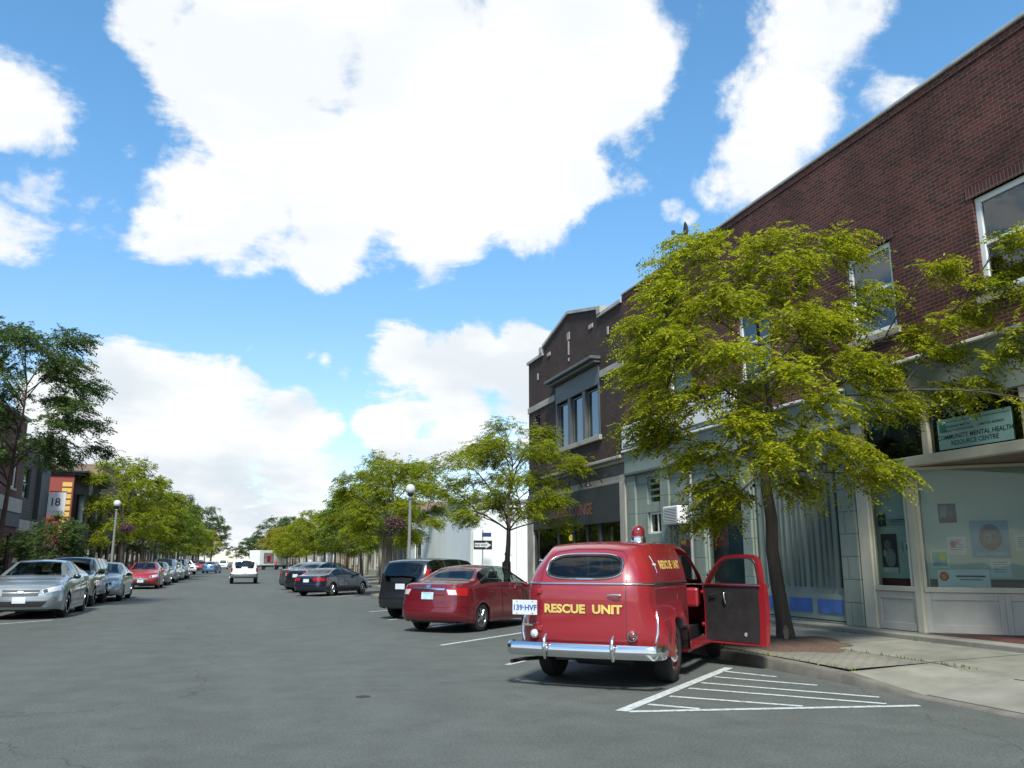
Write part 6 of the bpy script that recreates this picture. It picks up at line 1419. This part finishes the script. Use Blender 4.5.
# community sign behind the transom glass
t = thing('community_sign', 'pale green COMMUNITY MENTAL HEALTH RESOURCE CENTRE board above the cream shop window', 'sign', (FX + .012, 10.40, 3.30), 0)
SG = mat('sign_pale_green', (.24, .40, .37), .4, var=.06)
m = MB(); m.box(-.012, .004, -.72, .72, 0, .50); p = m.build('sign_panel', SG, t)
ink = mat('sign_dark_ink', (.02, .05, .05), .5)
def tx(body, size, y, z, X=-.0145, bold=.002, align='CENTER', mt=ink, par=p, name='lettering'):
    m = MB(); m.add(*text2d(body, size, bold, align), fn=fx(X, y, z)); return m.build(name, mt, par)
tx('COMMUNITY MENTAL HEALTH', .105, -.0, .16); tx('RESOURCE CENTRE', .105, -.0, .055); tx('CANADIAN MENTAL', .055, .30, .345, bold=.001); tx('HEALTH ASSOCIATION', .055, .28, .28, bold=.001); tx('LAMBTON BRANCH', .055, -.34, .30, bold=.001)
m = MB(); m.box(-.0145, -.0125, .54, .68, .28, .42); m.build('logo_square', mat('logo_green', (.02, .16, .10), .5), p)
m = MB(); m.box(-.0145, -.0125, -.70, .70, .435, .445); m.build('rule_line', ink, p)

# posters on the display backing: board facing the street, colour fields, grey text lines
def poster(label, PF, s0, s1, z0, z1, o, col, fields=(), lines=0, name='poster', txt=None, lc=(.2, .21, .21)):
    t = thing(name, label, 'poster', PF((s0+s1)/2, o, z0), 0, 'posters in the shop window'); og = PF((s0+s1)/2, o, z0)
    def bx(a, b, c, d, e0, e1):
        mb = MB(); q = [PF(a, e0, c), PF(b, e0, c), PF(b, e1, c), PF(a, e1, c), PF(a, e0, d), PF(b, e0, d), PF(b, e1, d), PF(a, e1, d)]; mb.add(q, [(0,3,2,1),(4,5,6,7),(0,1,5,4),(1,2,6,5),(2,3,7,6),(3,0,4,7)]); return mb
    b = bx(s0, s1, z0, z1, o, o + .006).build('sheet', mat('poster_sheet', col, .6, var=.06), t, org=og, loc=(0, 0, 0))
    w_, h_ = s1 - s0, z1 - z0
    for k, (kind, x, y, a, c, cl) in enumerate(fields):
        e = o + .007 + .0012 * k; mt = mat('poster_ink', cl, .6, var=.25, scale=14); mb = MB()
        if kind == 'r': mb.poly([PF(s0 + w_*x, e, z0 + h_*y), PF(s0 + w_*(x+a), e, z0 + h_*y), PF(s0 + w_*(x+a), e, z0 + h_*(y+c)), PF(s0 + w_*x, e, z0 + h_*(y+c))])
        else: mb.poly([PF(s0 + w_*(x + a*math.cos(2*math.pi*i/28)), e, z0 + h_*(y + c*math.sin(2*math.pi*i/28))) for i in range(28)])
        mb.build('picture', mt, b, org=og, loc=(0, 0, 0))
    if lines:
        mb = MB(); e = o + .007
        for i in range(lines):
            y = z1 - h_ * (.18 + .66 * i / max(1, lines)); mb.poly([PF(s0 + w_*.14, e, y - .006), PF(s0 + w_*random.uniform(.6, .88), e, y - .006), PF(s0 + w_*random.uniform(.86, .88), e, y + .006), PF(s0 + w_*.14, e, y + .006)])
        mb.build('text_lines', mat('poster_text', lc, .7), b, org=og, loc=(0, 0, 0))
    if txt:
        mb = MB(); v, f = text2d(txt, h_ * .3, .001); mb.add([PF((s0+s1)/2 + w_*.1 + p_[0], o + .0085, (z0+z1)/2 + p_[1]) for p_ in v], f); mb.build('lettering', ink, b, org=og, loc=(0, 0, 0))
OB = -.125
poster('tall black and white photo poster in the narrow left pane', PA, .06, .44, 1.30, 1.98, OB, (.045, .045, .045), [('d', .40, .72, .22, .12, (.15, .15, .14)), ('d', .55, .38, .34, .24, (.22, .22, .21)), ('d', .2, .5, .1, .1, (.3, .3, .29)), ('r', .0, .0, 1., .13, (.55, .56, .54))])
poster('small dark square logo notice in the narrow left pane', PA, .03, .21, 2.12, 2.34, OB, (.02, .04, .035), [('r', .44, .1, .1, .8, (.3, .34, .32))])
poster('dark lettered strip beside the square logo in the narrow pane', PA, .26, .74, 2.14, 2.24, OB, (.30, .36, .33), lines=2, lc=(.03, .04, .04))
poster('white leaflet with a blue square in the narrow left pane', PA, .62, .80, 1.62, 1.90, OB, (.56, .60, .60), [('r', .25, .25, .5, .32, (.06, .12, .22))], 1)
poster('thin pale slip beside the leaflet with the blue square', PA, .50, .56, 1.66, 1.86, OB, (.48, .52, .5), lines=3)
poster('dark photo card at the top of the wide pane', PB, .33, .60, 2.14, 2.46, OB, (.03, .04, .05), [('r', .1, .3, .4, .6, (.12, .16, .2)), ('d', .6, .4, .2, .3, (.05, .05, .06))])
poster('light blue poster with a dark portrait in the wide pane', PB, .78, 1.34, 1.56, 2.16, OB, (.13, .27, .38), [('d', .52, .55, .30, .36, (.05, .07, .09)), ('d', .50, .49, .21, .27, (.09, .11, .12)), ('d', .46, .52, .10, .16, (.15, .18, .19)), ('d', .42, .56, .04, .025, (.03, .04, .05)), ('d', .60, .56, .04, .025, (.03, .04, .05)), ('r', .44, .33, .14, .02, (.05, .06, .06)), ('r', .1, .04, .8, .09, (.22, .38, .48))])
poster('pink and white flyer left of the blue portrait poster', PB, .42, .70, 1.60, 1.90, OB, (.60, .54, .58), [('d', .3, .6, .16, .18, (.35, .06, .16)), ('d', .52, .66, .12, .12, (.5, .2, .3))], 5)
poster('green and yellow framed flyer at the left of the wide pane', PB, .14, .42, 1.38, 1.70, OB, (.52, .58, .52), [('r', .1, .1, .8, .72, (.16, .36, .30)), ('d', .65, .6, .2, .2, (.42, .44, .08)), ('d', .35, .35, .2, .16, (.08, .24, .4))])
poster('white text sheet right of the blue portrait poster', PB, 1.42, 1.68, 1.66, 1.92, OB, (.50, .56, .54), lines=6)
poster('white sheet with bullet text below the blue portrait poster', PB, 1.02, 1.32, 1.24, 1.53, OB, (.50, .58, .58), lines=5)
poster('white notice with a dark heading at the right end of the wide pane', PB, 1.78, 2.04, 1.34, 1.62, OB, (.50, .56, .55), [('r', .1, .76, .8, .12, (.06, .08, .1)), ('d', .5, .5, .22, .16, (.06, .16, .3))], 2)
poster('long white banner with a red disc at the bottom of the wide pane', PB, .22, 1.0, 1.06, 1.36, OB + .012, (.55, .62, .60), [('d', .13, .62, .09, .26, (.42, .05, .04)), ('d', .13, .62, .055, .16, (.5, .22, .06)), ('r', .36, .58, .56, .10, (.06, .09, .1)), ('r', .42, .42, .44, .06, (.12, .15, .16))])

# ------------------------------------------------------------------ people
def person(label, loc, rz, h, shirt, trousers, skin, cap=None, group=None, hair=(.03, .022, .018), step=.12):
    t = thing('person', label, 'person', loc, rz, group); k = h / 1.75
    J = [(0,0,.95,.125,.10),(0,0,1.12,.12,.09),(0,.0,1.30,.155,.10),(0,0,1.44,.10,.075),(0,.0,1.51,.05,.05),(0,.012,1.60,.075,.085),(0,.01,1.70,.065,.08),
         (.19,0,1.41,.06,.055),(.25,-.02,1.14,.043,.043),(.26,.06,.90,.032,.032),(.262,.09,.80,.035,.022),
         (-.19,0,1.41,.06,.055),(-.25,-.02,1.14,.043,.043),(-.26,.06,.90,.032,.032),(-.262,.09,.80,.035,.022),
         (.095,0,.88,.09,.09),(.10,.03 + step,.50,.062,.062),(.10,step - .03,.09,.045,.045),(.10,step + .11,.04,.042,.035),
         (-.095,0,.88,.09,.09),(-.10,.03 - step,.50,.062,.062),(-.10,-.05 - step,.09,.045,.045),(-.10,.09 - step,.04,.042,.035)]
    E_ = [(0,1),(1,2),(2,3),(3,4),(4,5),(5,6),(3,7),(7,8),(8,9),(9,10),(3,11),(11,12),(12,13),(13,14),(0,15),(15,16),(16,17),(17,18),(0,19),(19,20),(20,21),(21,22)]
    me = bpy.data.meshes.new('person_body'); me.from_pydata([(j[0]*k, j[1]*k, j[2]*k) for j in J], E_, []); o = link_mesh('body', me, None, t)
    sk = o.modifiers.new('skin', 'SKIN')
    if not me.skin_vertices: me.skin_vertices.new()
    for i, j in enumerate(J): me.skin_vertices[0].data[i].radius = (j[3]*k, j[4]*k); me.skin_vertices[0].data[i].use_root = (i == 0)
    ms = o.modifiers.new('smooth', 'SUBSURF'); ms.levels = 1; ms.render_levels = 2
    bpy.context.view_layer.update(); ev = bpy.data.meshes.new_from_object(o.evaluated_get(bpy.context.evaluated_depsgraph_get()))
    o.modifiers.clear(); o.data = ev; ev.materials.clear()
    for nm, c in (('skin', skin), ('shirt', shirt), ('trousers', trousers), ('shoes', (.02, .02, .022)), ('hair', hair)): ev.materials.append(mat(nm, c, .8))
    for p in ev.polygons:
        c = p.center / k; p.use_smooth = True
        p.material_index = 3 if c.z < .085 else 2 if c.z < .98 and abs(c.x) < .215 else 0 if (c.z > 1.475 or (abs(c.x) > .2 and c.z < 1.16)) else 1
        if c.z > 1.665 or (c.z > 1.58 and c.y < -.02): p.material_index = 4
    # face
    m = MB()
    for sx in (-1, 1): m.lathe([(0, -.008*k), (.011*k, 0), (0, .008*k)], (sx*.03*k, .088*k, 1.625*k), 'y', 8)
    m.build('eyes', M['black'], o); m = MB(); m.prism([(-.012*k, .088*k, 1.585*k), (.012*k, .088*k, 1.585*k), (0, .086*k, 1.62*k)], (0, .022*k, -.004)); m.build('nose', ev.materials[0], o)
    if cap:
        m = MB(); m.lathe([(.098*k, 1.655*k), (.100*k, 1.69*k), (.088*k, 1.745*k), (.05*k, 1.785*k), (0, 1.795*k)], (0, .012*k, 0), n=18); m.prism([(-.075*k, .08*k, 1.665*k), (.075*k, .08*k, 1.665*k), (.055*k, .185*k, 1.655*k), (-.055*k, .185*k, 1.655*k)], (0, 0, .014*k)); m.build('cap', mat('cap_cloth', cap, .9), o, smooth=50)
    return t
person('person in dark clothes and a cap standing by the small leaning tree', (8.35, 26.9, .17), -R(80), 1.60, (.03, .03, .035), (.03, .035, .05), (.30, .17, .11), cap=(.025, .02, .022), step=.03)
person('person in a red top standing beside the box truck', (5.6, 146, 0), R(160), 1.75, (.42, .04, .04), (.04, .05, .09), (.35, .2, .14))
person('person in a white top walking on the right pavement under the trees', (9.0, 118, .2), R(170), 1.75, (.6, .58, .58), (.03, .03, .04), (.35, .2, .14))
bpy.context.view_layer.update()
